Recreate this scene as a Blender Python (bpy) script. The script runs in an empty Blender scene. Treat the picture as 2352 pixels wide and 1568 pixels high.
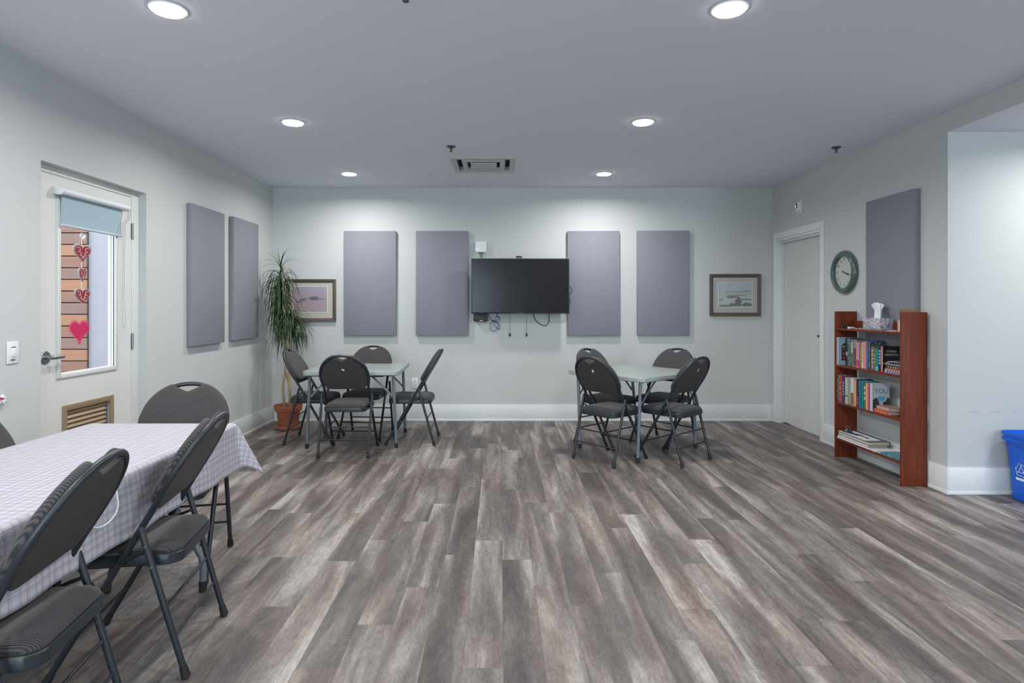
import bpy, bmesh, math, random
from mathutils import Vector, Matrix
PI = math.pi
SC = bpy.context.scene
COL = SC.collection

# ------------------------------------------------------------------ camera, world, light
F, CX, CY, H = 1378.0, 1148.0, 704.0, 1.342        # focal length (px), vanishing point (px), eye height (m)
cam_d = bpy.data.cameras.new('camera')
cam = bpy.data.objects.new('camera', cam_d); COL.objects.link(cam)
cam.location = (0, 0, H); cam.rotation_euler = (PI/2, 0, 0)
cam_d.sensor_width = 36; cam_d.lens = F/2352*36
cam_d.shift_x = (1176-CX)/2352; cam_d.shift_y = -(784-CY)/2352
cam_d.clip_start = 0.02
SC.camera = cam
SC.view_settings.view_transform = 'Standard'; SC.view_settings.look = 'None'
SC.view_settings.gamma = 1; SC.view_settings.use_curve_mapping = False
SC.view_settings.exposure = 0.0
w = bpy.data.worlds.new('sky'); SC.world = w; w.use_nodes = True
w.node_tree.nodes['Background'].inputs[0].default_value = (0.86, 0.91, 1.0, 1)
w.node_tree.nodes['Background'].inputs[1].default_value = 2.6
LAMP_W = 19.6
LAMP_COL = (1.0, 0.985, 0.96)
DAY_W = 52.0
def area(name, loc, rot, sx, sy, power, col, shape='RECTANGLE', spread=PI):
    d = bpy.data.lights.new(name, 'AREA'); d.shape = shape; d.size = sx
    if shape in ('RECTANGLE', 'ELLIPSE'): d.size_y = sy
    d.energy = power; d.color = col; d.spread = spread
    o = bpy.data.objects.new(name, d); COL.objects.link(o); o.location = loc; o.rotation_euler = rot
    return o
# daylight entering through the two windows of the wall behind the camera
area('daylight_window', (-1.2, -3.05, 1.55), (-PI/2, 0, PI), 1.5, 1.5, DAY_W*1.7, (0.66, 0.85, 1.0))
area('daylight_window', (5.0, -3.05, 1.55), (-PI/2, 0, PI), 1.5, 1.5, DAY_W*2.0, (0.66, 0.82, 1.0))

# ------------------------------------------------------------------ room measures
XL, XR, YB, YR, ZC = -2.668, 3.21, 7.056, -3.2, 2.74
YA, ZA, XA = 4.299, 2.595, 6.4       # alcove: its far wall, its ceiling, its right wall

# ------------------------------------------------------------------ materials
def new_mat(name):
    m = bpy.data.materials.new(name); m.use_nodes = True
    nt = m.node_tree; b = nt.nodes['Principled BSDF']
    return m, nt, b
def N(nt, t, **kw):
    n = nt.nodes.new(t)
    for k, v in kw.items():
        if k in n.inputs: n.inputs[k].default_value = v
        else: setattr(n, k, v)
    return n
def L(nt, a, b): nt.links.new(a, b)
def mat(name, col, rough=0.5, metal=0.0, spec=0.5, var=0.0, vscale=8.0, bump=0.0, bscale=200.0, stretch=None, emit=None, estr=0, alpha=None, trans=None, coat=0):
    m, nt, b = new_mat(name)
    c = (col[0], col[1], col[2], 1)
    b.inputs['Base Color'].default_value = c
    b.inputs['Roughness'].default_value = rough
    b.inputs['Metallic'].default_value = metal
    b.inputs['Specular IOR Level'].default_value = spec
    if coat: b.inputs['Coat Weight'].default_value = coat
    tc = None
    if var or bump:
        tc = N(nt, 'ShaderNodeTexCoord'); mp = N(nt, 'ShaderNodeMapping')
        L(nt, tc.outputs['Object'], mp.inputs['Vector'])
        if stretch: mp.inputs['Scale'].default_value = stretch
    if var:
        no = N(nt, 'ShaderNodeTexNoise', Scale=vscale, Detail=4.0)
        L(nt, mp.outputs[0], no.inputs['Vector'])
        mx = N(nt, 'ShaderNodeMix', data_type='RGBA')
        mx.inputs[6].default_value = tuple(max(0, x*(1-var)) for x in col[:3])+(1,)
        mx.inputs[7].default_value = tuple(min(1, x*(1+var)) for x in col[:3])+(1,)
        L(nt, no.outputs['Fac'], mx.inputs[0]); L(nt, mx.outputs[2], b.inputs['Base Color'])
    if bump:
        n2 = N(nt, 'ShaderNodeTexNoise', Scale=bscale, Detail=2.0)
        L(nt, tc.outputs['Object'], n2.inputs['Vector'])
        bp = N(nt, 'ShaderNodeBump', Strength=bump, Distance=0.002)
        L(nt, n2.outputs['Fac'], bp.inputs['Height']); L(nt, bp.outputs[0], b.inputs['Normal'])
    if emit:
        b.inputs['Emission Color'].default_value = tuple(emit)+(1,); b.inputs['Emission Strength'].default_value = estr
    if alpha is not None: b.inputs['Alpha'].default_value = alpha
    if trans is not None: b.inputs['Transmission Weight'].default_value = trans
    return m
M = {}
M['wall'] = mat('wall_paint', (0.575, 0.595, 0.588), 0.75, spec=0.2, var=0.012, vscale=1.2, bump=0.08, bscale=140)
M['ceiling'] = mat('ceiling_paint', (0.75, 0.775, 0.84), 0.9, spec=0.1, var=0.01, vscale=1.5, bump=0.15, bscale=160)
M['trim'] = mat('trim_paint', (0.76, 0.79, 0.79), 0.4, var=0.01)
M['door'] = mat('door_paint', (0.72, 0.73, 0.70), 0.45, var=0.012, vscale=3)
M['door2'] = mat('door_paint_grey', (0.62, 0.635, 0.62), 0.45, var=0.012, vscale=3)
M['gap'] = mat('dark_gap', (0.02, 0.02, 0.02), 0.9)
M['panel'] = mat('acoustic_fabric', (0.262, 0.266, 0.305), 0.95, spec=0.1, var=0.03, vscale=60, bump=0.3, bscale=900)
M['frame_dark'] = mat('powder_coated_steel', (0.018, 0.024, 0.031), 0.38, spec=0.5, var=0.05, vscale=20)
M['cap'] = mat('black_rubber', (0.012, 0.012, 0.013), 0.6)
M['shell'] = mat('back_shell_plastic', (0.056, 0.053, 0.053), 0.55, spec=0.35, bump=0.35, bscale=600)
M['rivet'] = mat('steel_rivet', (0.25, 0.27, 0.28), 0.35, metal=0.8)
M['sticker'] = mat('sticker_paper', (0.75, 0.76, 0.85), 0.5)
M['tabletop'] = mat('moulded_tabletop', (0.31, 0.355, 0.345), 0.34, spec=0.5, var=0.02, vscale=30, bump=0.1, bscale=500)
M['tableleg'] = mat('grey_tube', (0.15, 0.18, 0.20), 0.4, metal=0.15)
M['tv_screen'] = mat('screen_glass', (0.010, 0.010, 0.012), 0.22, spec=0.28)
M['black'] = mat('black_plastic', (0.02, 0.021, 0.023), 0.4)
M['white'] = mat('white_plastic', (0.80, 0.82, 0.83), 0.4)
M['offwhite'] = mat('offwhite_plastic', (0.70, 0.72, 0.73), 0.4)
M['slot'] = mat('slot_grey', (0.12, 0.13, 0.14), 0.6)
M['led'] = mat('status_led', (0.8, 0.9, 1), 0.4, emit=(0.8, 0.9, 1), estr=3)
M['lamp'] = mat('lamp_diffuser', (0.9, 0.9, 0.9), 0.4, emit=(1.0, 0.98, 0.96), estr=14)
M['lamp_rim'] = mat('lamp_rim', (0.8, 0.8, 0.82), 0.4, emit=(1.0, 0.98, 0.96), estr=0.0)
M['vent'] = mat('vent_paint', (0.50, 0.52, 0.52), 0.5)
M['vent_dark'] = mat('vent_inside', (0.035, 0.037, 0.04), 0.8)
M['sprink'] = mat('sprinkler_metal', (0.10, 0.105, 0.115), 0.35, metal=0.6)
M['steel'] = mat('brushed_steel', (0.33, 0.35, 0.36), 0.3, metal=0.9)
M['blind'] = mat('blind_fabric', (0.38, 0.49, 0.545), 0.85, spec=0.1, bump=0.2, bscale=900)
M['blind_bar'] = mat('blind_bar_fabric', (0.50, 0.60, 0.65), 0.7)
M['bead'] = mat('bead_chain', (0.42, 0.40, 0.43), 0.4)
M['tan'] = mat('tan_metal', (0.36, 0.26, 0.16), 0.4, metal=0.3, var=0.05)
M['frame_wood'] = mat('frame_wood', (0.11, 0.088, 0.072), 0.45, var=0.25, vscale=14, stretch=(1, 1, 12))
M['mat_board'] = mat('mat_board', (0.56, 0.52, 0.46), 0.8)
M['mat_board2'] = mat('mat_board_cool', (0.50, 0.485, 0.47), 0.8)
M['bevel_white'] = mat('mat_bevel', (0.8, 0.8, 0.79), 0.6)
M['terracotta'] = mat('terracotta_plastic', (0.36, 0.105, 0.045), 0.5, var=0.06, vscale=10)
M['saucer'] = mat('saucer_clay', (0.44, 0.22, 0.15), 0.5, var=0.06)
M['soil'] = mat('soil', (0.05, 0.035, 0.025), 0.95, bump=1, bscale=80)
M['cane'] = mat('cane_bark', (0.42, 0.30, 0.19), 0.7, var=0.3, vscale=25, stretch=(1, 1, 0.4), bump=0.5, bscale=60)
M['clock_rim'] = mat('clock_rim_green', (0.085, 0.125, 0.115), 0.22, var=0.06, coat=0.5)
M['clock_face'] = mat('clock_face', (0.52, 0.55, 0.50), 0.5)
M['ink'] = mat('ink', (0.03, 0.03, 0.03), 0.5)
M['ink_soft'] = mat('ink_soft', (0.20, 0.21, 0.20), 0.6)
M['bin'] = mat('blue_plastic', (0.0, 0.105, 0.62), 0.35, spec=0.5)
M['paper'] = mat('paper', (0.75, 0.77, 0.80), 0.7)
M['tissue'] = mat('tissue', (0.80, 0.85, 0.90), 0.8)
M['red_heart'] = mat('heart_red', (0.30, 0.02, 0.035), 0.5)
M['silver'] = mat('heart_silver', (0.36, 0.35, 0.33), 0.35, metal=0.5)
M['pink_heart'] = mat('heart_pink', (0.62, 0.02, 0.12), 0.5)
M['scroll'] = mat('heart_scroll', (0.75, 0.55, 0.52), 0.5)
M['straw'] = mat('straw', (0.42, 0.25, 0.13), 0.8)
M['clear'] = mat('clear_vinyl', (0.8, 0.85, 0.92), 0.25, alpha=0.22)
M['cable_blue'] = mat('blue_cable', (0.03, 0.09, 0.17), 0.5)
M['cable_grey'] = mat('grey_cord', (0.16, 0.17, 0.18), 0.5)
M['yellow_edge'] = mat('screen_edge_film', (0.42, 0.40, 0.30), 0.4)
M['window_frame'] = mat('window_frame_paint', (0.75, 0.76, 0.76), 0.4)

def glass_mat():
    m, nt, b = new_mat('clear_glass')
    for n in list(nt.nodes):
        if n.type != 'OUTPUT_MATERIAL': nt.nodes.remove(n)
    out = [n for n in nt.nodes if n.type == 'OUTPUT_MATERIAL'][0]
    t = N(nt, 'ShaderNodeBsdfTransparent'); t.inputs[0].default_value = (0.985, 0.99, 0.985, 1)
    g = N(nt, 'ShaderNodeBsdfGlossy', Roughness=0.02); lw = N(nt, 'ShaderNodeLayerWeight'); pw = N(nt, 'ShaderNodeMath', operation='POWER'); pw.inputs[1].default_value = 4; L(nt, lw.outputs['Facing'], pw.inputs[0])
    fr = N(nt, 'ShaderNodeMath', operation='MULTIPLY_ADD'); fr.inputs[1].default_value = 0.5; fr.inputs[2].default_value = 0.02; L(nt, pw.outputs[0], fr.inputs[0])
    mx = N(nt, 'ShaderNodeMixShader')
    L(nt, fr.outputs[0], mx.inputs[0]); L(nt, t.outputs[0], mx.inputs[1]); L(nt, g.outputs[0], mx.inputs[2]); L(nt, mx.outputs[0], out.inputs[0])
    return m
M['glass'] = glass_mat()

def fabric_mat():
    m, nt, b = new_mat('ribbed_chair_fabric')
    tc = N(nt, 'ShaderNodeTexCoord'); sp = N(nt, 'ShaderNodeSeparateXYZ'); L(nt, tc.outputs['Object'], sp.inputs[0])
    mu = N(nt, 'ShaderNodeMath', operation='MULTIPLY'); mu.inputs[1].default_value = 2*PI/0.0060; L(nt, sp.outputs[0], mu.inputs[0])
    si = N(nt, 'ShaderNodeMath', operation='SINE'); L(nt, mu.outputs[0], si.inputs[0])
    mr = N(nt, 'ShaderNodeMapRange'); mr.inputs[1].default_value = -1; mr.inputs[2].default_value = 1; L(nt, si.outputs[0], mr.inputs[0])
    no = N(nt, 'ShaderNodeTexNoise', Scale=350.0, Detail=2.0); L(nt, tc.outputs['Object'], no.inputs['Vector'])
    ad = N(nt, 'ShaderNodeMath', operation='MULTIPLY_ADD'); ad.inputs[1].default_value = 0.9; ad.inputs[2].default_value = -0.45; L(nt, no.outputs['Fac'], ad.inputs[0])
    a2 = N(nt, 'ShaderNodeMath', operation='ADD', use_clamp=True); L(nt, ad.outputs[0], a2.inputs[0]); L(nt, mr.outputs[0], a2.inputs[1])
    mx = N(nt, 'ShaderNodeMix', data_type='RGBA'); mx.inputs[6].default_value = (0.026, 0.026, 0.029, 1); mx.inputs[7].default_value = (0.088, 0.080, 0.080, 1)
    L(nt, a2.outputs[0], mx.inputs[0]); L(nt, mx.outputs[2], b.inputs['Base Color'])
    b.inputs['Roughness'].default_value = 0.9; b.inputs['Specular IOR Level'].default_value = 0.2
    b.inputs['Sheen Weight'].default_value = 0.15
    bp = N(nt, 'ShaderNodeBump', Strength=0.25, Distance=0.002); L(nt, mr.outputs[0], bp.inputs['Height']); L(nt, bp.outputs[0], b.inputs['Normal'])
    return m
M['fabric'] = fabric_mat()

def floor_mat():
    m, nt, b = new_mat('vinyl_plank')
    uv = N(nt, 'ShaderNodeUVMap', uv_map='plank'); at = N(nt, 'ShaderNodeAttribute', attribute_name='rnd')
    tc = N(nt, 'ShaderNodeTexCoord')
    sc = N(nt, 'ShaderNodeVectorMath', operation='SCALE'); sc.inputs['Scale'].default_value = 37.0; L(nt, at.outputs['Color'], sc.inputs[0])
    def stretched(sx, sy, detail, rough=0.6, off=True, dist=0.0):
        v = N(nt, 'ShaderNodeVectorMath', operation='MULTIPLY'); v.inputs[1].default_value = (sx, sy, 1); L(nt, tc.outputs['Object'], v.inputs[0])
        a = N(nt, 'ShaderNodeVectorMath', operation='ADD'); L(nt, v.outputs[0], a.inputs[0])
        if off: L(nt, sc.outputs[0], a.inputs[1])
        n = N(nt, 'ShaderNodeTexNoise', Scale=1.0, Detail=detail, Roughness=rough, Distortion=dist); L(nt, a.outputs[0], n.inputs['Vector'])
        return n.outputs['Fac']
    big = stretched(7.0, 0.8, 3.0, 0.55, dist=0.5)
    brown = stretched(6.0, 1.2, 3.0, 0.6)
    blot = stretched(36.0, 15.0, 7.0, 0.75, dist=0.6)
    fine = stretched(260.0, 9.0, 3.0, 0.7)
    weave = stretched(60.0, 170.0, 2.0, 0.6)
    def ramp(src, stops):
        r = N(nt, 'ShaderNodeValToRGB'); L(nt, src, r.inputs[0])
        cr = r.color_ramp
        while len(cr.elements) < len(stops): cr.elements.new(0.5)
        for e, (p, c) in zip(cr.elements, stops): e.position = p; e.color = (c[0], c[1], c[2], 1)
        return r.outputs[0]
    base = ramp(big, [(0.32, (0.080, 0.072, 0.071)), (0.46, (0.134, 0.117, 0.110)), (0.56, (0.215, 0.194, 0.182)), (0.70, (0.37, 0.347, 0.326))])
    bf = ramp(brown, [(0.45, (0, 0, 0)), (0.7, (1, 1, 1))])
    m1 = N(nt, 'ShaderNodeMix', data_type='RGBA', blend_type='MULTIPLY'); m1.inputs[7].default_value = (1.0, 0.86, 0.80, 1)
    L(nt, bf, m1.inputs[0]); L(nt, base, m1.inputs[6])
    def overlay(prev, src, lo, hi, f):
        mr = N(nt, 'ShaderNodeMapRange'); mr.inputs[1].default_value = 0.3; mr.inputs[2].default_value = 0.7; mr.inputs[3].default_value = lo; mr.inputs[4].default_value = hi
        L(nt, src, mr.inputs[0])
        mm = N(nt, 'ShaderNodeVectorMath', operation='SCALE'); L(nt, prev, mm.inputs[0]); L(nt, mr.outputs[0], mm.inputs['Scale'])
        return mm.outputs[0]
    c = overlay(m1.outputs[2], blot, 0.70, 1.30, 1)
    c = overlay(c, fine, 0.82, 1.18, 1)
    c = overlay(c, weave, 0.90, 1.10, 1)
    crk = stretched(45.0, 5.0, 4.0, 0.75, dist=1.5)
    ck_ = ramp(crk, [(0.475, (1, 1, 1)), (0.498, (0.72, 0.70, 0.69)), (0.515, (1, 1, 1))])
    cm_ = N(nt, 'ShaderNodeVectorMath', operation='MULTIPLY'); L(nt, c, cm_.inputs[0]); L(nt, ck_, cm_.inputs[1]); c = cm_.outputs[0]
    # per plank tone
    sx = N(nt, 'ShaderNodeSeparateXYZ'); L(nt, at.outputs['Color'], sx.inputs[0])
    mr = N(nt, 'ShaderNodeMapRange'); mr.inputs[3].default_value = 0.88; mr.inputs[4].default_value = 1.12; L(nt, sx.outputs[1], mr.inputs[0])
    s2 = N(nt, 'ShaderNodeVectorMath', operation='SCALE'); L(nt, c, s2.inputs[0]); L(nt, mr.outputs[0], s2.inputs['Scale'])
    # seams
    su = N(nt, 'ShaderNodeSeparateXYZ'); L(nt, uv.outputs[0], su.inputs[0])
    def edge(o, w):
        a = N(nt, 'ShaderNodeMath', operation='SUBTRACT'); a.inputs[1].default_value = 0.5; L(nt, o, a.inputs[0])
        bb = N(nt, 'ShaderNodeMath', operation='ABSOLUTE'); L(nt, a.outputs[0], bb.inputs[0])
        g = N(nt, 'ShaderNodeMath', operation='GREATER_THAN'); g.inputs[1].default_value = 0.5-w; L(nt, bb.outputs[0], g.inputs[0])
        return g.outputs[0]
    e1 = edge(su.outputs[0], 0.0075); e2 = edge(su.outputs[1], 0.0010)
    mxx = N(nt, 'ShaderNodeMath', operation='MAXIMUM'); L(nt, e1, mxx.inputs[0]); L(nt, e2, mxx.inputs[1])
    seam = N(nt, 'ShaderNodeMix', data_type='RGBA'); seam.inputs[7].default_value = (0.075, 0.07, 0.068, 1)
    fm = N(nt, 'ShaderNodeMath', operation='MULTIPLY'); fm.inputs[1].default_value = 0.6; L(nt, mxx.outputs[0], fm.inputs[0])
    L(nt, fm.outputs[0], seam.inputs[0]); L(nt, s2.outputs[0], seam.inputs[6]); L(nt, seam.outputs[2], b.inputs['Base Color'])
    rr = N(nt, 'ShaderNodeMapRange'); rr.inputs[3].default_value = 0.42; rr.inputs[4].default_value = 0.58; L(nt, blot, rr.inputs[0]); L(nt, rr.outputs[0], b.inputs['Roughness'])
    b.inputs['Specular IOR Level'].default_value = 0.4
    bp = N(nt, 'ShaderNodeBump', Strength=0.25, Distance=0.001); L(nt, fine, bp.inputs['Height']); L(nt, bp.outputs[0], b.inputs['Normal'])
    return m
M['floor'] = floor_mat()

def wood_mat(name, c1, c2, scale=(3, 3, 0.6), rough=0.5):
    m, nt, b = new_mat(name)
    tc = N(nt, 'ShaderNodeTexCoord'); mp = N(nt, 'ShaderNodeMapping'); mp.inputs['Scale'].default_value = scale
    L(nt, tc.outputs['Object'], mp.inputs['Vector'])
    no = N(nt, 'ShaderNodeTexNoise', Scale=6.0, Detail=6.0, Roughness=0.65, Distortion=0.5); L(nt, mp.outputs[0], no.inputs['Vector'])
    r = N(nt, 'ShaderNodeValToRGB'); L(nt, no.outputs['Fac'], r.inputs[0])
    r.color_ramp.elements[0].position = 0.3; r.color_ramp.elements[0].color = c1+(1,)
    r.color_ramp.elements[1].position = 0.7; r.color_ramp.elements[1].color = c2+(1,)
    L(nt, r.outputs[0], b.inputs['Base Color']); b.inputs['Roughness'].default_value = rough; b.inputs['Specular IOR Level'].default_value = 0.3
    return m
M['cherry'] = wood_mat('cherry_laminate', (0.115, 0.019, 0.007), (0.225, 0.045, 0.017), (9, 9, 0.7), 0.52)

def cedar_mat():
    m, nt, b = new_mat('cedar_cladding')
    at = N(nt, 'ShaderNodeAttribute', attribute_name='rnd'); tc = N(nt, 'ShaderNodeTexCoord')
    v = N(nt, 'ShaderNodeVectorMath', operation='MULTIPLY'); v.inputs[1].default_value = (2.0, 2.0, 45.0); L(nt, tc.outputs['Object'], v.inputs[0])
    no = N(nt, 'ShaderNodeTexNoise', Scale=1.0, Detail=5.0, Distortion=0.6); L(nt, v.outputs[0], no.inputs['Vector'])
    mr = N(nt, 'ShaderNodeMapRange'); mr.inputs[3].default_value = 0.75; mr.inputs[4].default_value = 1.25; L(nt, no.outputs['Fac'], mr.inputs[0])
    s = N(nt, 'ShaderNodeVectorMath', operation='SCALE'); L(nt, at.outputs['Color'], s.inputs[0]); L(nt, mr.outputs[0], s.inputs['Scale'])
    L(nt, s.outputs[0], b.inputs['Base Color']); b.inputs['Roughness'].default_value = 0.6
    return m
M['cedar'] = cedar_mat()

def leaf_mat():
    m, nt, b = new_mat('dracaena_leaf')
    at = N(nt, 'ShaderNodeAttribute', attribute_name='rnd')
    L(nt, at.outputs['Color'], b.inputs['Base Color']); b.inputs['Roughness'].default_value = 0.4
    return m
M['leaf'] = leaf_mat()

def cloth_mat():
    m, nt, b = new_mat('plaid_cloth')
    uv = N(nt, 'ShaderNodeUVMap', uv_map='cloth'); sp = N(nt, 'ShaderNodeSeparateXYZ'); L(nt, uv.outputs[0], sp.inputs[0])
    P = 0.062
    col = None
    prev = None
    def stripe(o, center, width, soft=0.006):
        d = N(nt, 'ShaderNodeMath', operation='DIVIDE'); d.inputs[1].default_value = P; L(nt, o, d.inputs[0])
        fr = N(nt, 'ShaderNodeMath', operation='FRACT'); L(nt, d.outputs[0], fr.inputs[0])
        s = N(nt, 'ShaderNodeMath', operation='SUBTRACT'); s.inputs[1].default_value = center; L(nt, fr.outputs[0], s.inputs[0])
        a = N(nt, 'ShaderNodeMath', operation='ABSOLUTE'); L(nt, s.outputs[0], a.inputs[0])
        mr = N(nt, 'ShaderNodeMapRange'); mr.inputs[1].default_value = width; mr.inputs[2].default_value = width+0.03; mr.inputs[3].default_value = 1; mr.inputs[4].default_value = 0
        L(nt, a.outputs[0], mr.inputs[0]); return mr.outputs[0]
    cur = (0.49, 0.49, 0.545, 1)
    src = None
    for o in (0, 1):
        for (c, wd, colr, f) in ((0.30, 0.030, (0.27, 0.20, 0.235), 0.5), (0.42, 0.018, (0.30, 0.27, 0.31), 0.5), (0.85, 0.016, (0.29, 0.31, 0.37), 0.5), (0.93, 0.022, (0.30, 0.24, 0.28), 0.5)):
            st = stripe(sp.outputs[o], c, wd)
            fm = N(nt, 'ShaderNodeMath', operation='MULTIPLY'); fm.inputs[1].default_value = f; L(nt, st, fm.inputs[0])
            mx = N(nt, 'ShaderNodeMix', data_type='RGBA'); mx.inputs[7].default_value = colr+(1,)
            L(nt, fm.outputs[0], mx.inputs[0])
            if src is None: mx.inputs[6].default_value = cur
            else: L(nt, src, mx.inputs[6])
            src = mx.outputs[2]
    L(nt, src, b.inputs['Base Color']); b.inputs['Roughness'].default_value = 0.7; b.inputs['Specular IOR Level'].default_value = 0.25
    no = N(nt, 'ShaderNodeTexNoise', Scale=14.0, Detail=2.0); tc = N(nt, 'ShaderNodeTexCoord'); L(nt, tc.outputs['Object'], no.inputs['Vector'])
    bp = N(nt, 'ShaderNodeBump', Strength=0.35, Distance=0.01); L(nt, no.outputs['Fac'], bp.inputs['Height']); L(nt, bp.outputs[0], b.inputs['Normal'])
    return m
M['cloth'] = cloth_mat()

def spotty(name, c1, c2, scale, thr=0.52, soft=0.06, rough=0.6, stretch=(1, 1, 1)):
    m, nt, b = new_mat(name)
    tc = N(nt, 'ShaderNodeTexCoord'); mp = N(nt, 'ShaderNodeMapping'); mp.inputs['Scale'].default_value = stretch
    L(nt, tc.outputs['Object'], mp.inputs['Vector'])
    no = N(nt, 'ShaderNodeTexNoise', Scale=scale, Detail=3.0, Distortion=1.0); L(nt, mp.outputs[0], no.inputs['Vector'])
    r = N(nt, 'ShaderNodeValToRGB'); L(nt, no.outputs['Fac'], r.inputs[0])
    r.color_ramp.elements[0].position = thr-soft; r.color_ramp.elements[0].color = tuple(c1)+(1,)
    r.color_ramp.elements[1].position = thr+soft; r.color_ramp.elements[1].color = tuple(c2)+(1,)
    L(nt, r.outputs[0], b.inputs['Base Color']); b.inputs['Roughness'].default_value = rough
    return m
M['tissuebox'] = spotty('tissue_box_print', (0.26, 0.22, 0.28), (0.62, 0.60, 0.68), 70, 0.5, 0.05)
M['scuff'] = spotty('scuffed_wall_paint', (0.50, 0.52, 0.52), (0.40, 0.42, 0.43), 22, 0.50, 0.10, 0.8, (3, 1, 8))

# ------------------------------------------------------------------ mesh builder
def tag(o, label=None, cat=None, group=None, kind=None):
    if label: o['label'] = label
    if cat: o['category'] = cat
    if group: o['group'] = group
    if kind: o['kind'] = kind
    return o
def origin_of(p):
    v = Vector((0, 0, 0))
    while p: v += p.location; p = p.parent
    return v
class MB:
    def __init__(s): s.v = []; s.f = []; s.mi = []; s.m = 0; s.mats = []
    def use(s, m):
        if m not in s.mats: s.mats.append(m)
        s.m = s.mats.index(m); return s
    def add(s, vs, fs):
        n = len(s.v); s.v += [Vector(x) for x in vs]; s.f += [tuple(i+n for i in f) for f in fs]; s.mi += [s.m]*len(fs); return s
    def box(s, x0, x1, y0, y1, z0, z1):
        return s.add([(x0,y0,z0),(x1,y0,z0),(x1,y1,z0),(x0,y1,z0),(x0,y0,z1),(x1,y0,z1),(x1,y1,z1),(x0,y1,z1)],
                     [(0,3,2,1),(4,5,6,7),(0,1,5,4),(1,2,6,5),(2,3,7,6),(3,0,4,7)])
    def tube(s, pts, r, seg=12, closed=False, caps=True):
        pts = [Vector(p) for p in pts]; n = len(pts)
        rs = r if isinstance(r, (list, tuple)) else [r]*n
        tang = []
        for i in range(n):
            if closed: t = pts[(i+1) % n]-pts[i-1]
            else: t = pts[min(i+1, n-1)]-pts[max(i-1, 0)]
            tang.append(t.normalized())
        up = Vector((0, 0, 1)) if abs(tang[0].z) < 0.9 else Vector((1, 0, 0))
        a = tang[0].cross(up).normalized(); vs = []
        for i in range(n):
            a = (a-tang[i]*a.dot(tang[i])).normalized(); b = tang[i].cross(a)
            for k in range(seg):
                q = 2*PI*k/seg; vs.append(pts[i]+(a*math.cos(q)+b*math.sin(q))*rs[i])
        fs = []
        for i in range(n if closed else n-1):
            j = (i+1) % n
            for k in range(seg):
                l = (k+1) % seg; fs.append((i*seg+k, i*seg+l, j*seg+l, j*seg+k))
        if not closed and caps:
            fs.append(tuple(reversed(range(seg)))); fs.append(tuple((n-1)*seg+k for k in range(seg)))
        return s.add(vs, fs)
    def lathe(s, prof, c, axis='Z', seg=32, close=False):
        c = Vector(c); vs = []; n = len(prof)
        for (r, h) in prof:
            for k in range(seg):
                q = 2*PI*k/seg; p = (r*math.cos(q), r*math.sin(q), h)
                if axis == 'Y': p = (p[0], -p[2], p[1])
                if axis == 'X': p = (-p[2], -p[0], p[1])
                vs.append(c+Vector(p))
        fs = []
        for i in range(n-1):
            for k in range(seg):
                l = (k+1) % seg; fs.append((i*seg+k, i*seg+l, (i+1)*seg+l, (i+1)*seg+k))
        if prof[0][0] > 1e-5 and not close: fs.append(tuple(reversed(range(seg))))
        if prof[-1][0] > 1e-5 and not close: fs.append(tuple((n-1)*seg+k for k in range(seg)))
        return s.add(vs, fs)
    def prism(s, poly, fn, d0, d1):          # fn(u, v, d) -> point
        n = len(poly)
        vs = [fn(u, v, d0) for u, v in poly]+[fn(u, v, d1) for u, v in poly]
        fs = [tuple(range(n)), tuple(reversed(range(n, 2*n)))]
        fs += [(i, i+n, (i+1) % n+n, (i+1) % n) for i in range(n)]
        return s.add(vs, fs)
    def rings(s, rings, cap0=True, cap1=True):
        n = len(rings[0]); vs = [p for r in rings for p in r]; fs = []
        for i in range(len(rings)-1):
            for k in range(n):
                l = (k+1) % n; fs.append((i*n+k, i*n+l, (i+1)*n+l, (i+1)*n+k))
        if cap0: fs.append(tuple(reversed(range(n))))
        if cap1: fs.append(tuple((len(rings)-1)*n+k for k in range(n)))
        return s.add(vs, fs)
    def xf(s, mtx):
        s.v = [mtx @ v for v in s.v]; return s
    def build(s, name, m=None, parent=None, bevel=0, segs=2, angle=38, local=False, uv=None, colors=None, origin=None):
        me = bpy.data.meshes.new(name)
        if parent is not None: off = Vector((0,0,0)) if local else origin_of(parent)
        elif origin is not None: off = Vector(origin)
        else:
            xs = [v.x for v in s.v]; ys = [v.y for v in s.v]; zs = [v.z for v in s.v]
            off = Vector(((min(xs)+max(xs))/2, (min(ys)+max(ys))/2, min(zs)))
        me.from_pydata([tuple(v-off) for v in s.v], [], s.f)
        if s.mats:
            for mm in s.mats: me.materials.append(mm)
            me.polygons.foreach_set('material_index', s.mi)
        else: me.materials.append(m)
        if uv:
            for nm, data in uv.items():
                l = me.uv_layers.new(name=nm); l.data.foreach_set('uv', [x for p in data for x in p])
        if colors:
            a = me.color_attributes.new('rnd', 'FLOAT_COLOR', 'CORNER')
            a.data.foreach_set('color', [x for c in colors for x in c])
        bm = bmesh.new(); bm.from_mesh(me)
        if not uv and not colors: bmesh.ops.recalc_face_normals(bm, faces=bm.faces)
        if bevel:
            es = [e for e in bm.edges if len(e.link_faces) == 2 and e.calc_face_angle(0) > math.radians(35)]
            bmesh.ops.bevel(bm, geom=es, offset=bevel, segments=segs, affect='EDGES', profile=0.5, clamp_overlap=True)
        for f in bm.faces: f.smooth = True
        for e in bm.edges:
            if len(e.link_faces) == 2 and e.calc_face_angle(0) > math.radians(angle): e.smooth = False
        bm.to_mesh(me); bm.free()
        o = bpy.data.objects.new(name, me); COL.objects.link(o)
        if parent is not None: o.parent = parent
        else: o.location = off
        return o
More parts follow.
